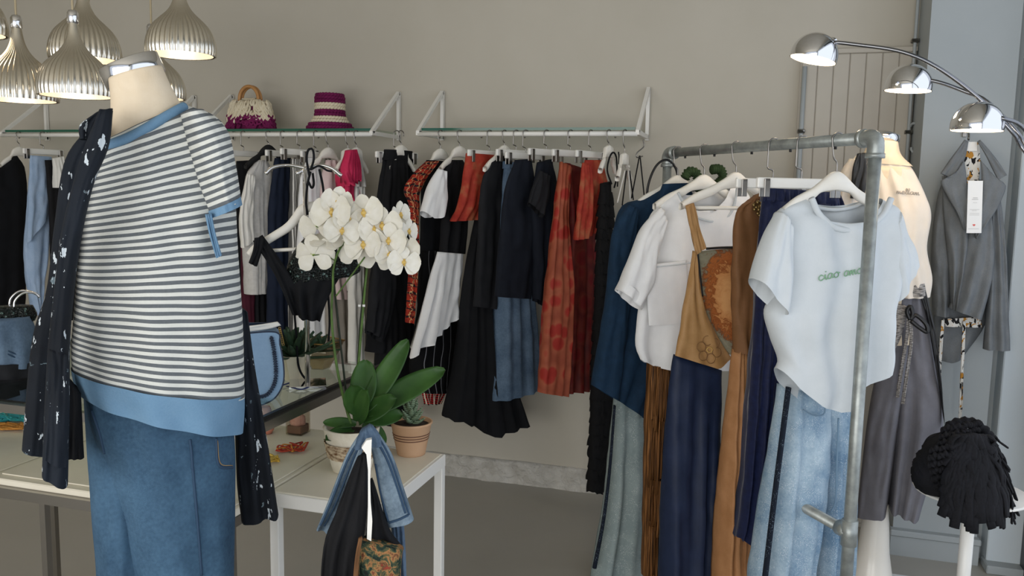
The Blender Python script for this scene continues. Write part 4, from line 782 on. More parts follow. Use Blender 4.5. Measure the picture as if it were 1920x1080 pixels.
tg = shift(pc, .135); o = obj('swing_tag', extr([on(tg, *q) for q in ((1815, 339), (1843, 339), (1840, 437), (1812, 437))], 0, pc[2], .0025), plain('white_card', '#f0f1f1', .5), t, False)
ink = plain('grey_ink', '#8d9092', .8); ls = []
for y, a, b in ((371, 1824, 1833), (374, 1822, 1834), (380, 1824, 1832), (393, 1818, 1836), (395, 1822, 1831), (400, 1818, 1836), (403, 1817, 1836), (429, 1815, 1835)):
    p0, p1 = on(tg, a, y)+pc[2]*.0022, on(tg, b, y)+pc[2]*.0022; ls.append(bar(p0, p1, .0006, .0013 if y < 376 else .0007))
obj('tag_print', join(*ls), ink, o, False)
hp = [(1826+2.6*16*math.sin(a)**3/16, 422-2.4*(13*math.cos(a)-5*math.cos(2*a)-2*math.cos(3*a)-math.cos(4*a))/16) for a in np.linspace(0, 6.283, 30)[:-1]]
obj('tag_heart', extr([on(tg, *q)+pc[2]*.002 for q in hp], 0, pc[2], .001), plain('coral_ink', '#d9605a', .6), o, False)
t = thing('coat_hook', on(pc, 1815, 250), 'small steel hook holding the grey coat on the pillar', 'hook')
obj('hook', tube(smoothpath([on(pc, 1816, 244)*(1, 0, 1)+(0, 3.698, 0), on(shift(pc, .03), 1816, 250), on(shift(pc, .05), 1816, 262), on(shift(pc, .07), 1816, 258)], 16), .004, 8), MT['steel'], t)
obj('plate', obox(on(pc, 1816, 246)*(1, 0, 1)+(0, 3.695, 0), (1, 0, 0), (0, -1, 0), .008, .004, .018, .001), MT['steel'], t, False)

# ================================================================== side table with black fringe bag
D3 = 2.55; sc = K(1820, 922, D3); zt = sc[2]; tc = (sc[0], sc[1], 0)
t = thing('side_table', tc, 'round white pedestal side table under the black fringe bag', 'table')
obj('table_top', lathe([(0, -.008), (.145, -.008), (.16, -.002), (.162, .003), (.158, .006), (0, .006)], (sc[0], sc[1], zt), 48), MT['white'], t)
obj('stem', tube([(sc[0], sc[1], zt-.005), (sc[0], sc[1], .02)], .0195, 20), MT['white'], t)
obj('foot', lathe([(0, 0), (.16, 0), (.16, .008), (.05, .02), (.02, .035), (0, .035)], tc, 40), MT['white'], t)
MT['knitblk'] = fabric('black_tshirt_yarn', '#0c0c0f', '#1c1c21', weave=160, bst=.6)
t = thing('fringe_bag', (sc[0], sc[1], zt), 'black crocheted bag with long fringe lying on the round table', 'bag')
bx = K(1782, 870, D3-.05); rnd = random.Random(9)
vs = []; fs = []; nn, mm = 26, 36
for i in range(nn):
    th = math.pi*i/(nn-1)
    for k in range(mm):
        a = 2*math.pi*k/mm; kn = 1+.05*math.sin(a*14+(i % 2)*3.14)*math.sin(th)+.02*math.sin(i*3.1)
        vs.append(bx+RT*(.105*math.sin(th)*math.cos(a)*kn)+np.array([0, 0, 1])*(.105*math.cos(th)*kn+.0)+np.array([fw[0], fw[1], 0])*(.075*math.sin(th)*math.sin(a)*kn)+RT*(-.03*math.cos(th)*-1))
fs = [[i*mm+k, i*mm+(k+1) % mm, (i+1)*mm+(k+1) % mm, (i+1)*mm+k] for i in range(nn-1) for k in range(mm)]
V = np.array(vs); V[:, 2] = np.maximum(V[:, 2], zt+.008)
obj('body', (V, fs), MT['knitblk'], t)
# knobbly crochet rows on the flap
for j in range(9):
    y = 806+j*13; x0 = 1752-abs(j-4.5)*-3+(-12 if j > 2 else 0)
    P = [K(x0+i*5.5, y-i*1.0+2*math.sin(i*2), D3-.135-.03*math.sin(i/13*3.1)+.01*abs(j-4)) for i in range(14)]
    obj('crochet_row', tube(smoothpath(P, 60), [.0085+.003*math.sin(i*1.5) for i in range(60)], 8), MT['knitblk'], t)
obj('handle', join(tube(smoothpath([K(1765, 822, D3-.03), K(1785, 797, D3-.02), K(1820, 792, D3-.02), K(1850, 812, D3-.02), K(1862, 840, D3)], 40), [.015+.003*math.sin(i*1.7) for i in range(40)], 10), tube(smoothpath([K(1738, 838, D3), K(1748, 824, D3), K(1768, 818, D3)], 20), .014, 10)), MT['knitblk'], t)
# fringe strips in rows; every strip a part
UPZ = np.array([0, 0, 1.])
for row in range(7):
    n_ = 14+row*2
    for i in range(n_):
        f = i/(n_-1); a = math.radians(-70+150*f)               # around the right-hand end of the bag
        top_ = K(1800+f*54, 814+row*13+10*abs(f-.4), D3-.15+.03*f); out = RT*math.sin(a)*.9-np.array([fw[0], fw[1], 0])*math.cos(a)
        ln = .052+rnd.uniform(-.025, .025)+.012*row*(1-.4*abs(f-.5)); w = .011+rnd.uniform(0, .004); rr_ = .03+.006*row
        P = smoothpath([top_, top_+out*rr_*.6+UPZ*.004, top_+out*rr_-UPZ*ln*.35+RT*rnd.uniform(-.01, .01), top_+out*(rr_+.008)-UPZ*ln+RT*rnd.uniform(-.022, .022)], 8)
        obj('fringe_strip', tube(P, [w*.8]+[w]*7, 6, True, .3), MT['knitblk'], t)
o = obj('paper_sheet', box(.55, .80, 3.36, 3.47, 0, .004), plain('paper', '#e9edf0', .5), smooth=False); tag(o, 'white sheet of paper on the floor beside the pillar foot', 'paper')
# ================================================================== orchid
MT['leafg'] = pat('orchid_leaf', lambda m: m.ramp(m.noise(m.co(), 12, 3), [(.3, '#2a4823'), (.7, '#42662f')]), .35, .05)
MT['stemg'] = pat('orchid_stem', lambda m: m.ramp(m.noise(m.co(), 25, 3), [(.3, '#3f5526'), (.7, '#5c7a3a')]), .5)
pm_ = Nd('orchid_petal'); pm_.color(pm_.ramp(pm_.noise(pm_.co(), 60, 3), [(.3, '#e6e1d0'), (.7, '#f0ecdf')])).set(Roughness=.6, Subsurface_Weight=.15, Subsurface_Radius=(.01, .01, .006), Subsurface_Scale=.5); MT['petal'] = pm_.m
MT['petalback'] = plain('orchid_petal_green', '#dfe3b8', .6); MT['lip'] = plain('orchid_lip', '#e3c06a', .5); MT['soil'] = paint('potting_soil', '#1d1713', '#3a2c20', 60, .95, .8, 120)
def leafmesh(L=1., W=.3, droop=.25, fold=.12, n=16, m=7, tipw=.5, thick=.012):
    V = []
    for s_ in (1, -1):
        for i in range(n):
            t = i/(n-1); w = W*.5*max(.0, math.sin(math.pi*min(1, t*.9+.07))**tipw)*(1 if t < .97 else .4); x = L*t; z = -droop*t*t
            for k in range(m):
                s = k/(m-1)*2-1; V.append((x, s*w, z+fold*W*abs(s)**1.4+(thick*L*s_*.5)*(1-s*s*.8)))
    F_ = []; o2 = n*m
    for i in range(n-1):
        for k in range(m-1):
            a = i*m+k; F_ += [[a, a+m, a+m+1, a+1], [o2+a, o2+a+1, o2+a+m+1, o2+a+m]]
    for i in range(n-1):
        F_ += [[i*m, o2+i*m, o2+(i+1)*m, (i+1)*m], [i*m+m-1, (i+1)*m+m-1, o2+(i+1)*m+m-1, o2+i*m+m-1]]
    return np.array(V), F_
def orient(x, up):                                              # matrix with local X along x, Z near up
    x = Vector(x).normalized(); z = Vector(up); z = (z-x*z.dot(x)).normalized(); y = z.cross(x); return Matrix((x, y, z)).transposed()
OP = onz(660, 880, TZ); od = np.dot(OP-CAM, fw); sc1 = od/F
t = thing('potted_orchid', OP, 'white flowering orchid in a wicker-banded cream pot', 'plant'); ORCH = t
h = .115; R_ = .074
rope = lambda a, i: 1+.012*math.sin(a*36+(i % 2)*3.14)
pot = obj('pot', lathe([(.05, 0)]+[(.05+(R_-.05)*(i/30)**.8, h*i/30) for i in range(1, 31)]+[(R_+.002, h+.004), (R_-.006, h+.004), (R_-.01, h-.02), (0, h-.022)], OP, 72, rope), paint('cream_rope', '#d6cdb8', '#e3dccb', 30, .8, .5, 120), t)
obj('wicker_band', opens(lathe([(.05+(R_-.05)*(z/h)**.8+.0035+.001*(i % 2), z) for i, z in enumerate(np.linspace(.040, .083, 12))], OP, 96, lambda a, i: 1+.022*math.sin(a*24+i*2.2)), 2), pat('brown_wicker', lambda m: m.ramp(m.noise(m.co('Object', (1, 1, 3)), 70, 3), [(.35, '#6d4d31'), (.6, '#c9b79a')]), .8, .6), pot)
obj('soil', lathe([(R_-.012, h-.016), (.03, h-.01), (0, h-.012)], OP, 24), MT['soil'], t)
UPV = np.array([0, 0, 1.])
# leaves: base px, tip px, width px, depth offset of the tip, droop
for bx_, by_, tx, ty, w, dz, dr in ((690, 775, 831, 688, 52, .02, .10), (684, 770, 768, 640, 46, .05, -.05), (680, 762, 686, 676, 50, .04, -.02), (676, 772, 658, 722, 50, -.05, .05), (680, 785, 740, 745, 45, -.03, .1), (668, 795, 606, 790, 22, -.02, .12), (660, 805, 612, 822, 30, -.07, .1), (690, 790, 752, 772, 40, .0, .25), (680, 795, 730, 830, 34, .03, .3), (672, 790, 690, 730, 40, -.07, 0)):
    A = K(bx_, by_, od); B = K(tx, ty, od+dz); ln = np.linalg.norm(B-A); mt = orient(B-A, UPV*.6-fw*.8)
    V, F_ = leafmesh(ln, w*sc1, dr*ln, .14, 18, 9, .55)
    obj('leaf', (A+V@np.array(mt).T, F_), MT['leafg'], t)
st1 = smoothpath([K(x, y, d) for x, y, d in ((660, 800, od), (648, 760, od), (632, 690, od-.01), (622, 600, od-.01), (624, 540, od), (626, 500, od), (640, 462, od), (668, 442, od-.01), (690, 440, od), (700, 452, od))], 70)
st2 = smoothpath([K(x, y, d) for x, y, d in ((668, 790, od+.02), (672, 690, od+.03), (680, 590, od+.03), (688, 505, od+.02), (694, 470, od+.02), (712, 440, od), (740, 425, od), (758, 440, od))], 60)
st3 = smoothpath([K(x, y, d) for x, y, d in ((626, 520, od), (640, 560, od-.01), (622, 575, od))], 6)
for s in (st1, st2): obj('stem', tube(s, [.0042-.0018*i/len(s) for i in range(len(s))], 8), MT['stemg'], t)
obj('stem_branch', tube(smoothpath([K(630, 555, od-.01), K(660, 515, od-.02), K(684, 482, od-.03)], 20), .0022, 6), MT['stemg'], t)
obj('support_stick', tube([K(664, 800, od+.03), K(676, 600, od+.045), K(690, 480, od+.05)], .003, 6), plain('stake', '#1c2417', .7), t)
obj('support_stick', tube([K(656, 800, od+.01), K(619, 470, od+.01)], .0028, 6), plain('stake2', '#20281a', .7), t)
obj('clip', join(lathe([(.004, -.003), (.004, .003)], K(674, 573, od+.02), 10), lathe([(.004, -.003), (.004, .003)], K(682, 573, od+.02), 10)), MT['white'], t)
def disc(rx, ry, cup, off, n=9, m=8, wave_=.0):                  # rounded petal lying in XY, starting at the origin, extending along +X
    V = []
    for s_ in (1, -1):
        for i in range(n):
            t = i/(n-1); w = ry*math.sqrt(max(0, 1-(2*t-1.0)**2))*(.35+.65*min(1, t*1.6)) if 0 < i < n-1 else ry*.12
            for k in range(m):
                s = k/(m-1)*2-1; V.append((off+2*rx*t, s*w, cup*(t*t*.6+.5*s*s)+.0006*s_+wave_*math.sin(s*5+t*4)))
    F_ = []; o2 = n*m
    for i in range(n-1):
        for k in range(m-1): a = i*m+k; F_ += [[a, a+m, a+m+1, a+1], [o2+a, o2+a+1, o2+a+m+1, o2+a+m]]
    return np.array(V), F_
U = .0385                                                       # unit: flower radius
mp1 = rawmesh('petal', disc(.58*U, .78*U, .12*U, .0, wave_=.02*U), MT['petal']); mp2 = rawmesh('sepal', disc(.56*U, .46*U, .06*U, .0), MT['petal'])
mlip = rawmesh('lip', join(lathe([(0, -.04*U), (.13*U, 0), (.16*U, .12*U), (.09*U, .28*U), (0, .33*U)], (0, 0, 0), 12), lathe([(0, 0), (.07*U, .05*U), (.06*U, .2*U), (0, .26*U)], (.02*U, .18*U, .02*U), 10), lathe([(0, 0), (.07*U, .05*U), (.06*U, .2*U), (0, .26*U)], (.02*U, -.18*U, .02*U), 10)), MT['lip'])
mlipg = rawmesh('calyx', lathe([(0, -.1*U), (.12*U, 0), (.2*U, .05*U), (.22*U, .09*U), (0, .12*U)], (0, 0, 0), 12), plain('green_calyx', '#b4c374', .6))
FL = [(624, 399, 60, 0), (641, 434, 50, 0), (683, 400, 56, 0), (717, 424, 58, 0), (682, 460, 54, 0), (729, 452, 52, 0), (729, 478, 42, 0), (760, 470, 44, 0), (757, 492, 46, 0), (749, 404, 42, 2), (765, 434, 38, 2), (594, 424, 52, 1), (613, 450, 48, 3), (588, 478, 60, 1), (668, 472, 52, 1), (706, 484, 46, 1), (632, 378, 44, 0), (702, 430, 44, 0), (654, 410, 46, 0)]
rnd = random.Random(4); allst = np.vstack([st1[40:], st2[35:]])
for i, (x, y, w, kd) in enumerate(FL):
    c = K(x, y, od-.04+.03*rnd.random()-(.015 if kd == 0 else -.02)); sc_ = w/2*sc1/U*1.18
    nrm = -fw+RT*rnd.uniform(-.35, .35)+UPV*rnd.uniform(-.1, .25)
    if kd == 1: nrm = fw*.9+RT*rnd.uniform(-.2, .2)+UPV*.2
    if kd == 2: nrm = RT*.9-fw*.55
    if kd == 3: nrm = UPV*-.7+fw*.5
    upd = UPV+RT*rnd.uniform(-.25, .25); nrm = Vector(nrm).normalized()
    fl = bpy.data.objects.new('flower', mlip if kd in (0, 2) else mlipg); COL.objects.link(fl); fl.parent = t
    up = Vector(upd); up = (up-nrm*up.dot(nrm)).normalized(); rt = up.cross(nrm)
    base_ = Matrix((rt, up, nrm)).transposed().to_4x4(); fm = Matrix.Translation(Vector(c)-Vector(WL[t]))@base_@Matrix.Scale(sc_, 4)
    fl.matrix_local = fm
    for ang, me, zz in ((90, mp2, -.03), (215, mp2, -.03), (325, mp2, -.03), (5, mp1, .02), (175, mp1, .02)):
        p_ = bpy.data.objects.new('petal', me); COL.objects.link(p_); p_.parent = fl
        p_.matrix_local = Matrix.Rotation(math.radians(ang+rnd.uniform(-6, 6)), 4, 'Z')@Matrix.Translation((0, 0, zz*U))@Matrix.Rotation(rnd.uniform(-.15, .1), 4, 'Y')
    n_ = allst[np.argmin(np.linalg.norm(allst-c, axis=1))]
    obj('pedicel', tube(smoothpath([n_, (n_+c)/2+UPV*.008, c+np.array(nrm)*(-.006)], 8), .0015, 5), MT['stemg'], t)

# ================================================================== terracotta pot with succulent
TP = onz(771, 850, TZ); td = np.dot(TP-CAM, fw); s2 = td/F
t = thing('potted_succulent', TP, 'small green succulent in a terracotta pot with brown rings', 'plant')
rb, rt_, ht = 26*s2, 39*s2, .095
pt = obj('pot', lathe([(0, 0), (rb, 0), (rb+.001, .003), (rt_-.002, ht*.93), (rt_+.001, ht*.95), (rt_+.001, ht), (rt_-.004, ht), (rt_-.007, ht-.012), (0, ht-.014)], TP, 48), paint('terracotta', '#c39a76', '#cfa987', 12, .8, .1, 90), t)
for f in (.50, .58, .66):
    r = rb+(rt_-rb)*f; obj('painted_ring', opens(lathe([(r+.0002, ht*f-.0016), (r+.0012, ht*f), (r+.0004, ht*f+.0016)], TP, 48), 2), plain('brown_glaze', '#6e4a35', .7), pt)
obj('soil', lathe([(rt_-.008, ht-.01), (.02, ht-.006), (0, ht-.006)], TP, 20), MT['soil'], t)
zeb = pat('zebra_succulent', lambda m: m.mix(m.math('GREATER_THAN', m.wave(m.co('Object', (1, 1, 1)), 60, 1.5, 'Z'), .85), m.ramp(m.noise(m.co(), 30, 3), [(.3, '#4a5f45'), (.7, '#6c8163')]), '#a3b298'), .5)
rnd = random.Random(8)
for i in range(26):
    a = i*2.4; lvl = i/25; L_ = .030+.012*(1-lvl); el = .35+1.1*lvl; d_ = np.array([math.cos(a)*math.cos(el), math.sin(a)*math.cos(el), math.sin(el)])
    b_ = TP+UPV*(ht-.008+.052*lvl)+d_*.004; P = smoothpath([b_, b_+d_*L_*.5-UPV*.001, b_+d_*L_+UPV*.006], 8); obj('leaf', tube(P, [.0075, .009, .0092, .0085, .007, .005, .003, .0008], 7, True, .7), zeb, t)

# ================================================================== things on the glass top
GZ = .95
MT['bluel'] = fabric('dusty_blue_leather', '#7b97b3', '#86a2bd', rough=.5, weave=200, bst=.2); MT['blueedge'] = plain('dark_blue_edge', '#1d2a40', .5); MT['gold'] = plain('gold_metal', '#b6935a', .3, 1)
bp = onz(500, 742, GZ); bdp = np.dot(bp-CAM, fw); pb = facing(490, 680, bdp)
t = thing('saddle_bag', bp, 'dusty blue leather saddle bag with braided edge on the glass top', 'bag')
prof = [(440, 622), (516, 618), (524, 640), (531, 680), (530, 712), (516, 738), (494, 751), (470, 756), (440, 758)]
PP = smoothpath([on(pb, *q) for q in prof], 50); obj('body', join(extr(PP, 0, pb[2], .07)), MT['bluel'], t, False)
obj('flap', extr(PP*1.0+pb[2]*.038, 0, pb[2], .006), MT['bluel'], t, False)
obj('edge', tube(PP+pb[2]*.040, .0022, 6), MT['blueedge'], t)
C('strap', [(455, 612), (500, 606), (520, 603)], [(455, 624), (500, 618), (527, 610)], shift(pb, .02), MT['offwhite'], t, T=(.006, .006), amp=.001, nf=1, ns=8)
C('strap', [(455, 604), (520, 604), (524, 606)], [(455, 612), (520, 611), (526, 612)], shift(pb, -.02), MT['blueedge'], t, T=(.006, .006), amp=.001, nf=1, ns=8)
br = smoothpath([on(pb, *q) for q in ((508, 626), (513, 650), (517, 690), (513, 715), (500, 733), (484, 737), (468, 738))], 34)+pb[2]*.043
for i in range(33):
    d_ = br[i+1]-br[i]; d_ /= np.linalg.norm(d_); s_ = np.cross(d_, pb[2])
    for sg in (1, -1): obj('braid_stitch', tube([br[i]-d_*.001, br[i]+s_*sg*.005+d_*.006+pb[2]*.001], [.0022, .0012], 5), MT['blueedge'], t)
for i in range(9): q = on(pb, 524+i*.8, 614+i*3.6)+pb[2]*.02; obj('chain_link', tube([q+RT*.003*math.cos(a)+UPV*.004*math.sin(a) for a in np.linspace(0, 6.28, 10)], .001, 5), MT['gold'], t)
# agave in cream paper pot and folded cream pot
def rosette(name, px, py, zb, n, L0, seed, mat, t, up=.0, w=.02):
    c = onz(px, py, zb); rnd = random.Random(seed)
    for i in range(n):
        lvl = i/n; a = i*2.399+rnd.uniform(-.2, .2); el = .1+1.25*lvl; L_ = L0*(1-.35*lvl)*rnd.uniform(.9, 1.1); d_ = np.array([math.cos(a)*math.cos(el), math.sin(a)*math.cos(el), math.sin(el)])
        V, F_ = leafmesh(L_, w, -.1*L_, .25, 10, 5, .6, .02); mt = orient(d_, UPV+d_*.01); obj('leaf', (c+UPV*up+V@np.array(mt).T, F_), mat, t)
    return c
agv = pat('agave_leaf', lambda m: m.ramp(m.noise(m.co(), 40, 3), [(.3, '#26382a'), (.7, '#425a40')]), .5)
ap = onz(552, 712, GZ); t = thing('potted_agave', ap, 'spiky dark agave in a cream folded pot behind the chrome post', 'plant')
def folded(c, r0_, r1, h_, n=6, rot=0):
    V = []; 
    for z, r in ((0, r0_), (h_, r1), (h_, r1-.004), (h_*.75, r1*.85)):
        for k in range(n): a = 2*math.pi*k/n+rot; V.append(c+np.array([r*math.cos(a), r*math.sin(a), z]))
    F_ = [[j*n+k, j*n+(k+1) % n, (j+1)*n+(k+1) % n, (j+1)*n+k] for j in range(3) for k in range(n)]+[[k for k in range(n)][::-1], [3*n+k for k in range(n)]]
    return np.array(V), F_
obj('pot', folded(ap, .026, .05, .075, 7, .3), paint('cream_ceramic', '#ddd2b4', '#e6dcc2', 8, .5), t, False)
obj('soil', lathe([(.038, .062), (0, .066)], ap, 14), MT['soil'], t)
for i in range(34):
    lvl = i/34; a = i*2.399; el = .05+1.3*lvl; L_ = .125*(1-.3*lvl); d_ = np.array([math.cos(a)*math.cos(el), math.sin(a)*math.cos(el), math.sin(el)]); V, F_ = leafmesh(L_, .02, -.06*L_, .25, 9, 5, .6, .03); obj('leaf', (ap+UPV*.062+V@np.array(orient(d_, UPV)).T, F_), agv, t)
ap2 = onz(600, 690, GZ); t = thing('glass_planter', ap2, 'faceted glass planter with brass rim beside the chrome stand', 'planter')
obj('facets', folded(ap2, .03, .075, .085, 5, .5), glass('planter_glass', '#d8d2c4'), t, False)
obj('rim', tube([ap2+np.array([.075*math.cos(a), .075*math.sin(a), .085]) for a in np.linspace(.5, .5+6.283, 6)], .002, 5), MT['gold'], t)
obj('sand', folded(ap2+UPV*.002, .026, .045, .03, 5, .5), paint('cream_sand', '#c9bb9b', '#d9cdb2', 50, .9), t, False)
for i in range(16):
    lvl = i/16; a = i*2.399; el = .1+1.2*lvl; L_ = .075*(1-.3*lvl); d_ = np.array([math.cos(a)*math.cos(el), math.sin(a)*math.cos(el), math.sin(el)]); V, F_ = leafmesh(L_, .016, -.06*L_, .25, 9, 5, .6, .03); obj('leaf', (ap2+UPV*.05+V@np.array(orient(d_, UPV)).T, F_), agv, t)
# chrome display stand with two swivel hangers
sp = onz(577, 722, GZ); sdp = np.dot(sp-CAM, fw); ps = facing(577, 500, sdp)
topz = on(ps, 577, 318)[2]
t = thing('display_stand', sp, 'chrome countertop stand with two curved chrome hanger arms', 'stand')
obj('post', tube([sp+UPV*.006, np.array([sp[0], sp[1], topz])], .0075, 14), MT['chrome'], t); obj('base', obox(sp+UPV*.004, ps[1], ps[2], .05, .05, .004, .001), MT['chrome'], t, False)
for q, dn in (([(498, 326), (512, 314), (540, 310), (576, 316)], -.02), ([(556, 326), (575, 316), (600, 310), (622, 316), (640, 330)], .03)):
    P = smoothpath([on(shift(ps, dn), *a) for a in q], 24); obj('hanger_arm', tube(P, [.007+.004*abs(i/23*2-1) for i in range(24)], 10, True, .55), MT['chrome'], t)
# black cords of a bikini tied to the stand
t = thing('bikini_cords', on(ps, 577, 400), 'black cords tied in loops on the chrome stand', 'cord')
for q in ([(580, 330), (575, 300), (578, 283), (586, 282), (588, 300), (582, 320)], [(582, 322), (576, 350), (574, 380), (577, 402)], [(584, 318), (598, 312), (612, 320), (622, 322)], [(586, 325), (588, 345), (584, 352), (578, 340)], [(598, 318), (604, 345), (607, 370)]): obj('cord', pxtube(q, ps, .0032, 6, 24, .055), MT['black'], t)
# white hanger with black sequinned swimsuit
pw = shift(ps, .03)
t = thing('coat_hanger', on(pw, 520, 470), 'large cream wooden hanger carrying the black sequinned top', 'hanger')
P = smoothpath([on(pw, *q) for q in ((467, 478), (480, 464), (510, 445), (540, 426), (556, 408), (570, 391), (600, 386))], 40); obj('hanger_body', tube(P, [.008+.004*i/40 for i in range(40)], 12, True, 1.2), MT['whitewood'], t)
obj('trouser_bar', tube([on(pw, 474, 472), on(pw, 640, 462)], .005, 8), MT['whitewood'], t)
seq = Nd('black_sequins'); v_ = seq.co(); dd = seq.vor(v_, 190, 'Color'); seq.color(seq.ramp(seq.sep(dd)[0], [(.8, '#0b1210'), (.93, '#12231f'), (.97, '#5c716c')])).set(Roughness=seq.math('ADD', .15, seq.math('MULTIPLY', seq.sep(dd)[1], .4)), Metallic=.5); seq.bump(seq.vor(v_, 190), .8, .004); MT['seq'] = seq.m
t = thing('swim_top', on(pw, 580, 600), 'black halter top with sequinned bust behind the orchid flowers', 'top')
C('bust', [(574, 442), (550, 472), (537, 505), (545, 530)], [(642, 442), (664, 474), (676, 505), (660, 518)], shift(pw, .01), MT['seq'], t, T=(.025, .03), nf=2, amp=.006, seed=3)
C('body', [(540, 520), (545, 550), (556, 585), (560, 596)], [(640, 516), (622, 545), (608, 575), (600, 600)], shift(pw, .01), MT['black'], t, T=(.03, .03), nf=4, amp=.01, seed=4)
C('strap', [(474, 452), (500, 490), (525, 535), (548, 590)], [(492, 440), (522, 482), (552, 530), (568, 592)], shift(pw, .02), MT['black'], t, T=(.006, .012), nf=1, amp=.004)
C('strap_end', [(477, 446), (474, 470), (466, 492)], [(496, 444), (492, 468), (482, 500)], shift(pw, .03), MT['black'], t, T=(.008, .012), nf=2, amp=.003)
obj('cord', join(pxtube([(552, 590), (556, 640), (560, 690), (575, 715), (598, 722)], pw, .003, 6, 30, -.02), pxtube([(615, 545), (618, 600), (616, 640)], pw, .003, 6, 20)), MT['black'], t)
o = obj('blue_ribbon', tube(smoothpath([onz(x, y, GZ+.006) for x, y in ((530, 722), (560, 714), (580, 722), (565, 730), (538, 724))], 30), .005, 6, True, .3), plain('royal_blue_ribbon', '#23306a', .5)); tag(o, 'curled royal blue ribbon on the glass beside the saddle bag', 'ribbon')
# folded jeans and black clothes on the glass, left of the mannequin
jp = onz(30, 712, GZ); jd = np.dot(jp-CAM, fw); pj = facing(20, 660, jd+.05)
fold = lambda L, R, T_, s: cloth(L, R, pj, T=(T_, T_), nf=3, amp=.006, seed=s, ell=True, nt=18)[0]
o = obj('folded_trousers', fold([(-80, 700), (-82, 725), (-80, 745)], [(70, 700), (76, 725), (72, 745)], .11, 3), MT['black']); tag(o, 'folded black trousers at the bottom of the pile at left', 'trousers')
o = obj('folded_skirt', fold([(-80, 672), (-82, 690), (-80, 706)], [(66, 674), (70, 692), (68, 706)], .10, 5), MT['char']); tag(o, 'folded charcoal skirt between the denim and the black trousers', 'skirt')
t = thing('folded_jeans', on(pj, 20, 690), 'folded blue jeans on top of the pile at the left edge', 'jeans')
obj('fold', fold([(-80, 600), (-86, 640), (-80, 676)], [(58, 590), (70, 630), (68, 684)], .09, 8), MT['denimmid'], t)
obj('seam', join(*[tube(smoothpath([on(pj, x, y)+pj[2]*(.088+dn) for x, y, dn in q], 24), .002, 5) for q in ([(-20, 640, .0), (10, 652, 0), (40, 668, -.02)], [(-20, 634, .0), (10, 646, 0), (42, 662, -.02)], [(-10, 600, 0), (-2, 640, 0)])]), MT['stitch'], t)
t = thing('ring_handle_purse', on(pj, 30, 600), 'dark purse with curved chrome handles on the folded jeans', 'purse')
C('pouch', [(-10, 575), (-14, 590), (-10, 606)], [(62, 572), (70, 588), (66, 600)], pj, MT['seq'], t, T=(.03, .04), ell=True, nf=3, amp=.005, nt=12)
for dn in (.02, -.02): obj('handle', pxtube([(22+dn*200, 582), (24+dn*200, 562), (40+dn*200, 548), (60+dn*200, 548), (74, 556)], pj, .0032, 8, 30, dn), MT['chrome'], t)

# ================================================================== on the lower cream boards
BZ2 = TZ+.005
t = thing('glass_candle', onz(559, 812, BZ2), 'square glass jar with pink and brown layers on the cream board', 'candle'); c = onz(559, 812, BZ2)
obj('jar', join(obox(c+UPV*.002, (1, 0, 0), (0, 1, 0), .026, .026, .002), *[obox(c+UPV*.036+np.array(q), (1, 0, 0), (0, 1, 0), hx, hy, .034) for q, hx, hy in (((.0255, 0, 0), .0012, .0265), ((-.0255, 0, 0), .0012, .0265), ((0, .0255, 0), .0243, .0012), ((0, -.0255, 0), .0243, .0012))]), glass('jar_glass', '#efece6'), t, False)
obj('brown_layer', obox(c+UPV*.016, (1, 0, 0), (0, 1, 0), .0238, .0238, .012, .002), paint('brown_wax', '#6d4d3c', '#8a6550', 30, .5), t, False)
obj('pink_layer', lathe([(.0, .028), (.022, .028), (.0235, .036), (.022, .05), (.014, .058), (0, .061)], c, 24, lambda a, i: 1+.05*math.sin(a*5+i)), paint('pink_wax', '#d99a92', '#efc2ba', 60, .4), t)
for x, y, cl, nm in ((500, 812, '#d98a72', 'coral glass votive at the edge of the splattered jacket'), (496, 786, '#cf9a88', 'pale coral votive half hidden by the splattered jacket')):
    c = onz(x, y, BZ2); t = thing('votive', c, nm, 'candle'); obj('cup', lathe([(0, 0), (.016, 0), (.022, .012), (.022, .03), (.018, .042), (.016, .042), (.016, .02), (0, .02)], c, 24), plain('coral_glass'+str(x), cl, .25), t); obj('wax', lathe([(0, .021), (.015, .021), (.015, .026), (0, .027)], c, 16), MT['cream'], t)
def threads(name, label, cx, cy, wx, wy, cols, seed, n=7):
    t = thing(name, onz(cx, cy, BZ2), label, 'thread'); rnd = random.Random(seed)
    for i in range(n):
        P = [onz(cx+rnd.uniform(-wx, wx), cy+rnd.uniform(-wy, wy), BZ2+.004+.006*rnd.random()) for _ in range(6)]; obj('strand', tube(smoothpath(P, 40), .0032, 6, True, .5), plain('thread'+cols[i % len(cols)], cols[i % len(cols)], .7), t)
threads('thread_bundle', 'red and yellow ribbon threads on the cream board beside the orchid', 548, 838, 32, 9, ['#a3261c', '#d98f34', '#b33a22'], 1, 6)
threads('thread_bundle', 'yellow thread curls below the red threads', 510, 858, 14, 8, ['#c9a23c', '#d8b95c'], 2, 4)
threads('yarn_bundle', 'teal yarn bundle at the left edge of the board', 18, 782, 34, 8, ['#1f8a93', '#2fa3a8'], 3, 12)
threads('yarn_bundle', 'orange yarn bundle under the teal yarn', 16, 798, 34, 7, ['#c98a3a', '#b5762c'], 4, 12)

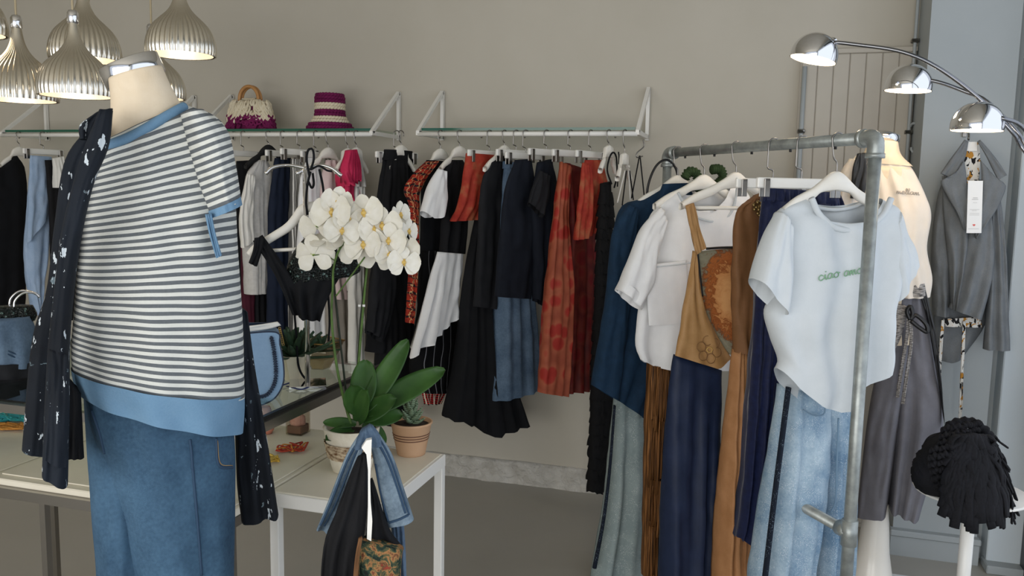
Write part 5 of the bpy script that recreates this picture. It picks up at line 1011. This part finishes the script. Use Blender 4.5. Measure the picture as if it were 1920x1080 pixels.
# ================================================================== denim collar display in front of the small table
DF = 1.5; pf = facing(690, 940, DF); fb = np.array([pf[0][0], pf[0][1], 0])
t = thing('display_stand', fb, 'slim white stand showing between the denim lapels in front', 'stand')
obj('post', obox(np.array([fb[0], fb[1], on(pf, 690, 940)[2]-.32])+0, pf[1], pf[2], .005, .008, .40, .002), MT['white'], t, False)
obj('front_strip', extr([on(shift(pf, .07), *q) for q in ((678, 838), (687, 824), (697, 822), (696, 850), (694, 900), (695, 940), (698, 975), (696, 1012), (688, 1008), (690, 950), (690, 880), (687, 850))], 0, pf[2], .012), MT['white'], t, False)
obj('base', lathe([(0, 0), (.14, 0), (.14, .01), (.02, .02), (0, .02)], fb, 32), MT['white'], t)
MT['denimdk'] = denim('faded_indigo_denim', '#3b4d5e', '#8c9eac', .5, 14)
t = thing('denim_collar', on(pf, 690, 990), 'faded denim collar with stitched edges draped over the white stand', 'collar')
kd = dict(T=(.008, .012), nf=.7, amp=.007, wr=.001, ns=18, nt=26)
C('lapel', [(682, 800), (650, 850), (616, 935), (594, 988)], [(690, 806), (674, 870), (655, 940), (614, 1000)], shift(pf, .0), MT['denimdk'], t, seed=2, **kd)
C('lapel', [(688, 806), (700, 862), (712, 925), (724, 988)], [(700, 798), (734, 850), (757, 915), (776, 972)], shift(pf, .02), MT['denimdk'], t, seed=3, **kd)
C('collar_fold', [(676, 806), (668, 824), (664, 838)], [(698, 796), (712, 814), (716, 834)], shift(pf, .035), MT['denimmid'], t, T=(.012, .016), nf=1, amp=.003, nt=10)
LP_ = [c for c in t.children if c.name.startswith('lapel')]
for q, k in (([(683, 812), (654, 858), (622, 938), (601, 985)], 0), ([(680, 822), (660, 866), (630, 942), (608, 986)], 0), ([(704, 810), (730, 856), (751, 916), (767, 965)], 1), ([(765, 966), (748, 974), (730, 980)], 1), ([(704, 870), (714, 925), (728, 978)], 1), ([(700, 816), (725, 860), (746, 918), (760, 962)], 1)):
    seam(q, LP_[k], t, MT['stitch'], .0022, 'stitching')
t2 = t; o = C('denim_panel', [(730, 970), (735, 1020), (738, 1300)], [(752, 965), (760, 1020), (768, 1300)], shift(pf, -.04), MT['denimmid'], t, T=(.02, .03), nf=2, amp=.006)
t = thing('top', on(pf, 660, 1200), 'black sleeveless top hanging on the white stand between the lapels', 'top')
C('body', [(668, 862), (650, 905), (628, 965), (604, 1045), (596, 1300)], [(690, 846), (690, 920), (684, 1000), (676, 1060), (672, 1300)], shift(pf, .045), MT['black2'], t, T=(.012, .03), nf=3, amp=.012, seed=6)
C('facing', [(692, 900), (692, 960), (686, 1010)], [(700, 900), (728, 985), (757, 1026)], shift(pf, .035), MT['black'], t, T=(.01, .012), nf=1, amp=.004)
tap = pat('tapestry_weave', lambda m: m.ramp(m.noise(m.co(), 55, 5, .65, .5), [(.36, '#171a18'), (.45, '#263a30'), (.51, '#5f5a3c'), (.56, '#a5744a'), (.6, '#5a442e'), (.68, '#8c3a2c')]), .85, .6)
t = thing('tapestry_pouch', on(pf, 710, 1200), 'multicoloured tapestry pouch at the bottom beside the black top', 'pouch')
C('panel', [(676, 1008), (672, 1060), (660, 1300)], [(757, 1026), (752, 1070), (745, 1300)], shift(pf, .055), tap, t, T=(.02, .03), nf=2, amp=.004)
C('piping', [(672, 1008), (664, 1060), (654, 1200)], [(680, 1008), (673, 1060), (664, 1200)], shift(pf, .085), MT['brown'], t, T=(.005, .005), nf=1, amp=.001, ns=8)

# ================================================================== crochet bag and hat on the middle shelf
SZ = 1.786
MT['creamyarn'] = fabric('cream_yarn', '#d2c5a8', '#e3d9c2', weave=140, bst=.5); MT['plum'] = fabric('plum_yarn', '#5d1140', '#7c1f55', weave=140, bst=.5)
bc = np.array([ony(470, 243, 3.78)[0], 3.78, SZ]); s4 = 1/(F/np.dot(bc-CAM, fw))
t = thing('crochet_bag', bc, 'cream and plum loopy crochet bag with wooden handle on the shelf', 'bag'); ax1 = np.array([1., 0, 0])
V = []; 
def bagpt(a, z): w = (.128-.03*(z/.15)**1.5); return bc+np.array([w*math.cos(a), .05*math.sin(a)*(1-.4*z/.15), z])
nz, na = 10, 32
V = [bagpt(2*math.pi*k/na, .145*i/(nz-1)) for i in range(nz) for k in range(na)]; F_ = [[i*na+k, i*na+(k+1) % na, (i+1)*na+(k+1) % na, (i+1)*na+k] for i in range(nz-1) for k in range(na)]+[list(range(na))[::-1], [(nz-1)*na+k for k in range(na)]]
obj('body', (np.array(V), F_), MT['plum'], t); rnd = random.Random(6)
def loops(z0, z1, n, mat, nm, ln):
    L_ = []
    for i in range(n):
        z = z0+(z1-z0)*rnd.random(); a = rnd.uniform(0, 2*math.pi); p = bagpt(a, z); o_ = np.array([math.cos(a), math.sin(a)*1.6, 0]); o_ /= np.linalg.norm(o_); s_ = np.array([-o_[1], o_[0], 0])*rnd.uniform(.008, .014)
        l = ln*rnd.uniform(.7, 1.2); L_.append(tube(smoothpath([p-s_*.4, p+o_*.012-s_*1.0-UPV*l*.5, p+o_*.016-UPV*l, p+o_*.014+s_-UPV*l*.5, p+s_*.4], 12), .0062, 6))
    q = obj(nm, join(*L_), mat, t); q['kind'] = 'stuff'
loops(.02, .085, 170, MT['plum'], 'plum_loops', .022); loops(.08, .155, 190, MT['creamyarn'], 'cream_loops', .04)
obj('neck', box(bc[0]-.045, bc[0]+.045, bc[1]-.016, bc[1]+.016, SZ+.135, SZ+.165, .005), MT['creamyarn'], t)
wd = paint('beech_wood', '#a9753f', '#c08d55', 12, .45)
for dy in (-.012, .012): obj('handle', tube([bc+np.array([.056*math.cos(a), dy, .158+.066*math.sin(a)]) for a in np.linspace(-.1, math.pi+.1, 26)], .0085, 10), wd, t)
hc = np.array([ony(619, 243, 3.78)[0], 3.78, SZ]); t = thing('crochet_hat', hc, 'plum and cream striped crochet bucket hat on the shelf', 'hat')
rows = [(.112, .010, 'plum'), (.102, .026, 'plum'), (.088, .042, 'creamyarn'), (.078, .058, 'creamyarn'), (.072, .075, 'plum'), (.070, .091, 'plum'), (.070, .108, 'creamyarn'), (.070, .124, 'creamyarn'), (.070, .141, 'plum'), (.070, .157, 'plum'), (.066, .171, 'plum')]
obj('crown', lathe([(.104, .004), (.085, .036), (.066, .07), (.064, .16), (.05, .165), (0, .16)], hc, 40), MT['plum'], t)
st = lathe([(.0001, -1), (.7, -.7), (1, 0), (.7, .7), (.0001, 1)], (0, 0, 0), 6)
for r, z, mc in rows:
    n_ = int(r*2*math.pi/.0165); parts = []
    for k in range(n_):
        a = 2*math.pi*k/n_+z*30; e1 = np.array([-math.sin(a), math.cos(a), .55]); e1 /= np.linalg.norm(e1); o_ = np.array([math.cos(a), math.sin(a), 0]); e2 = np.cross(o_, e1)
        parts.append((hc+o_*r+UPV*z+st[0][:, 2:]*e1*.0145+st[0][:, :1]*e2*.009+st[0][:, 1:2]*o_*.008, st[1]))
    obj('stitch_row', join(*parts), MT[mc if not (z < .02 and False) else mc], t)
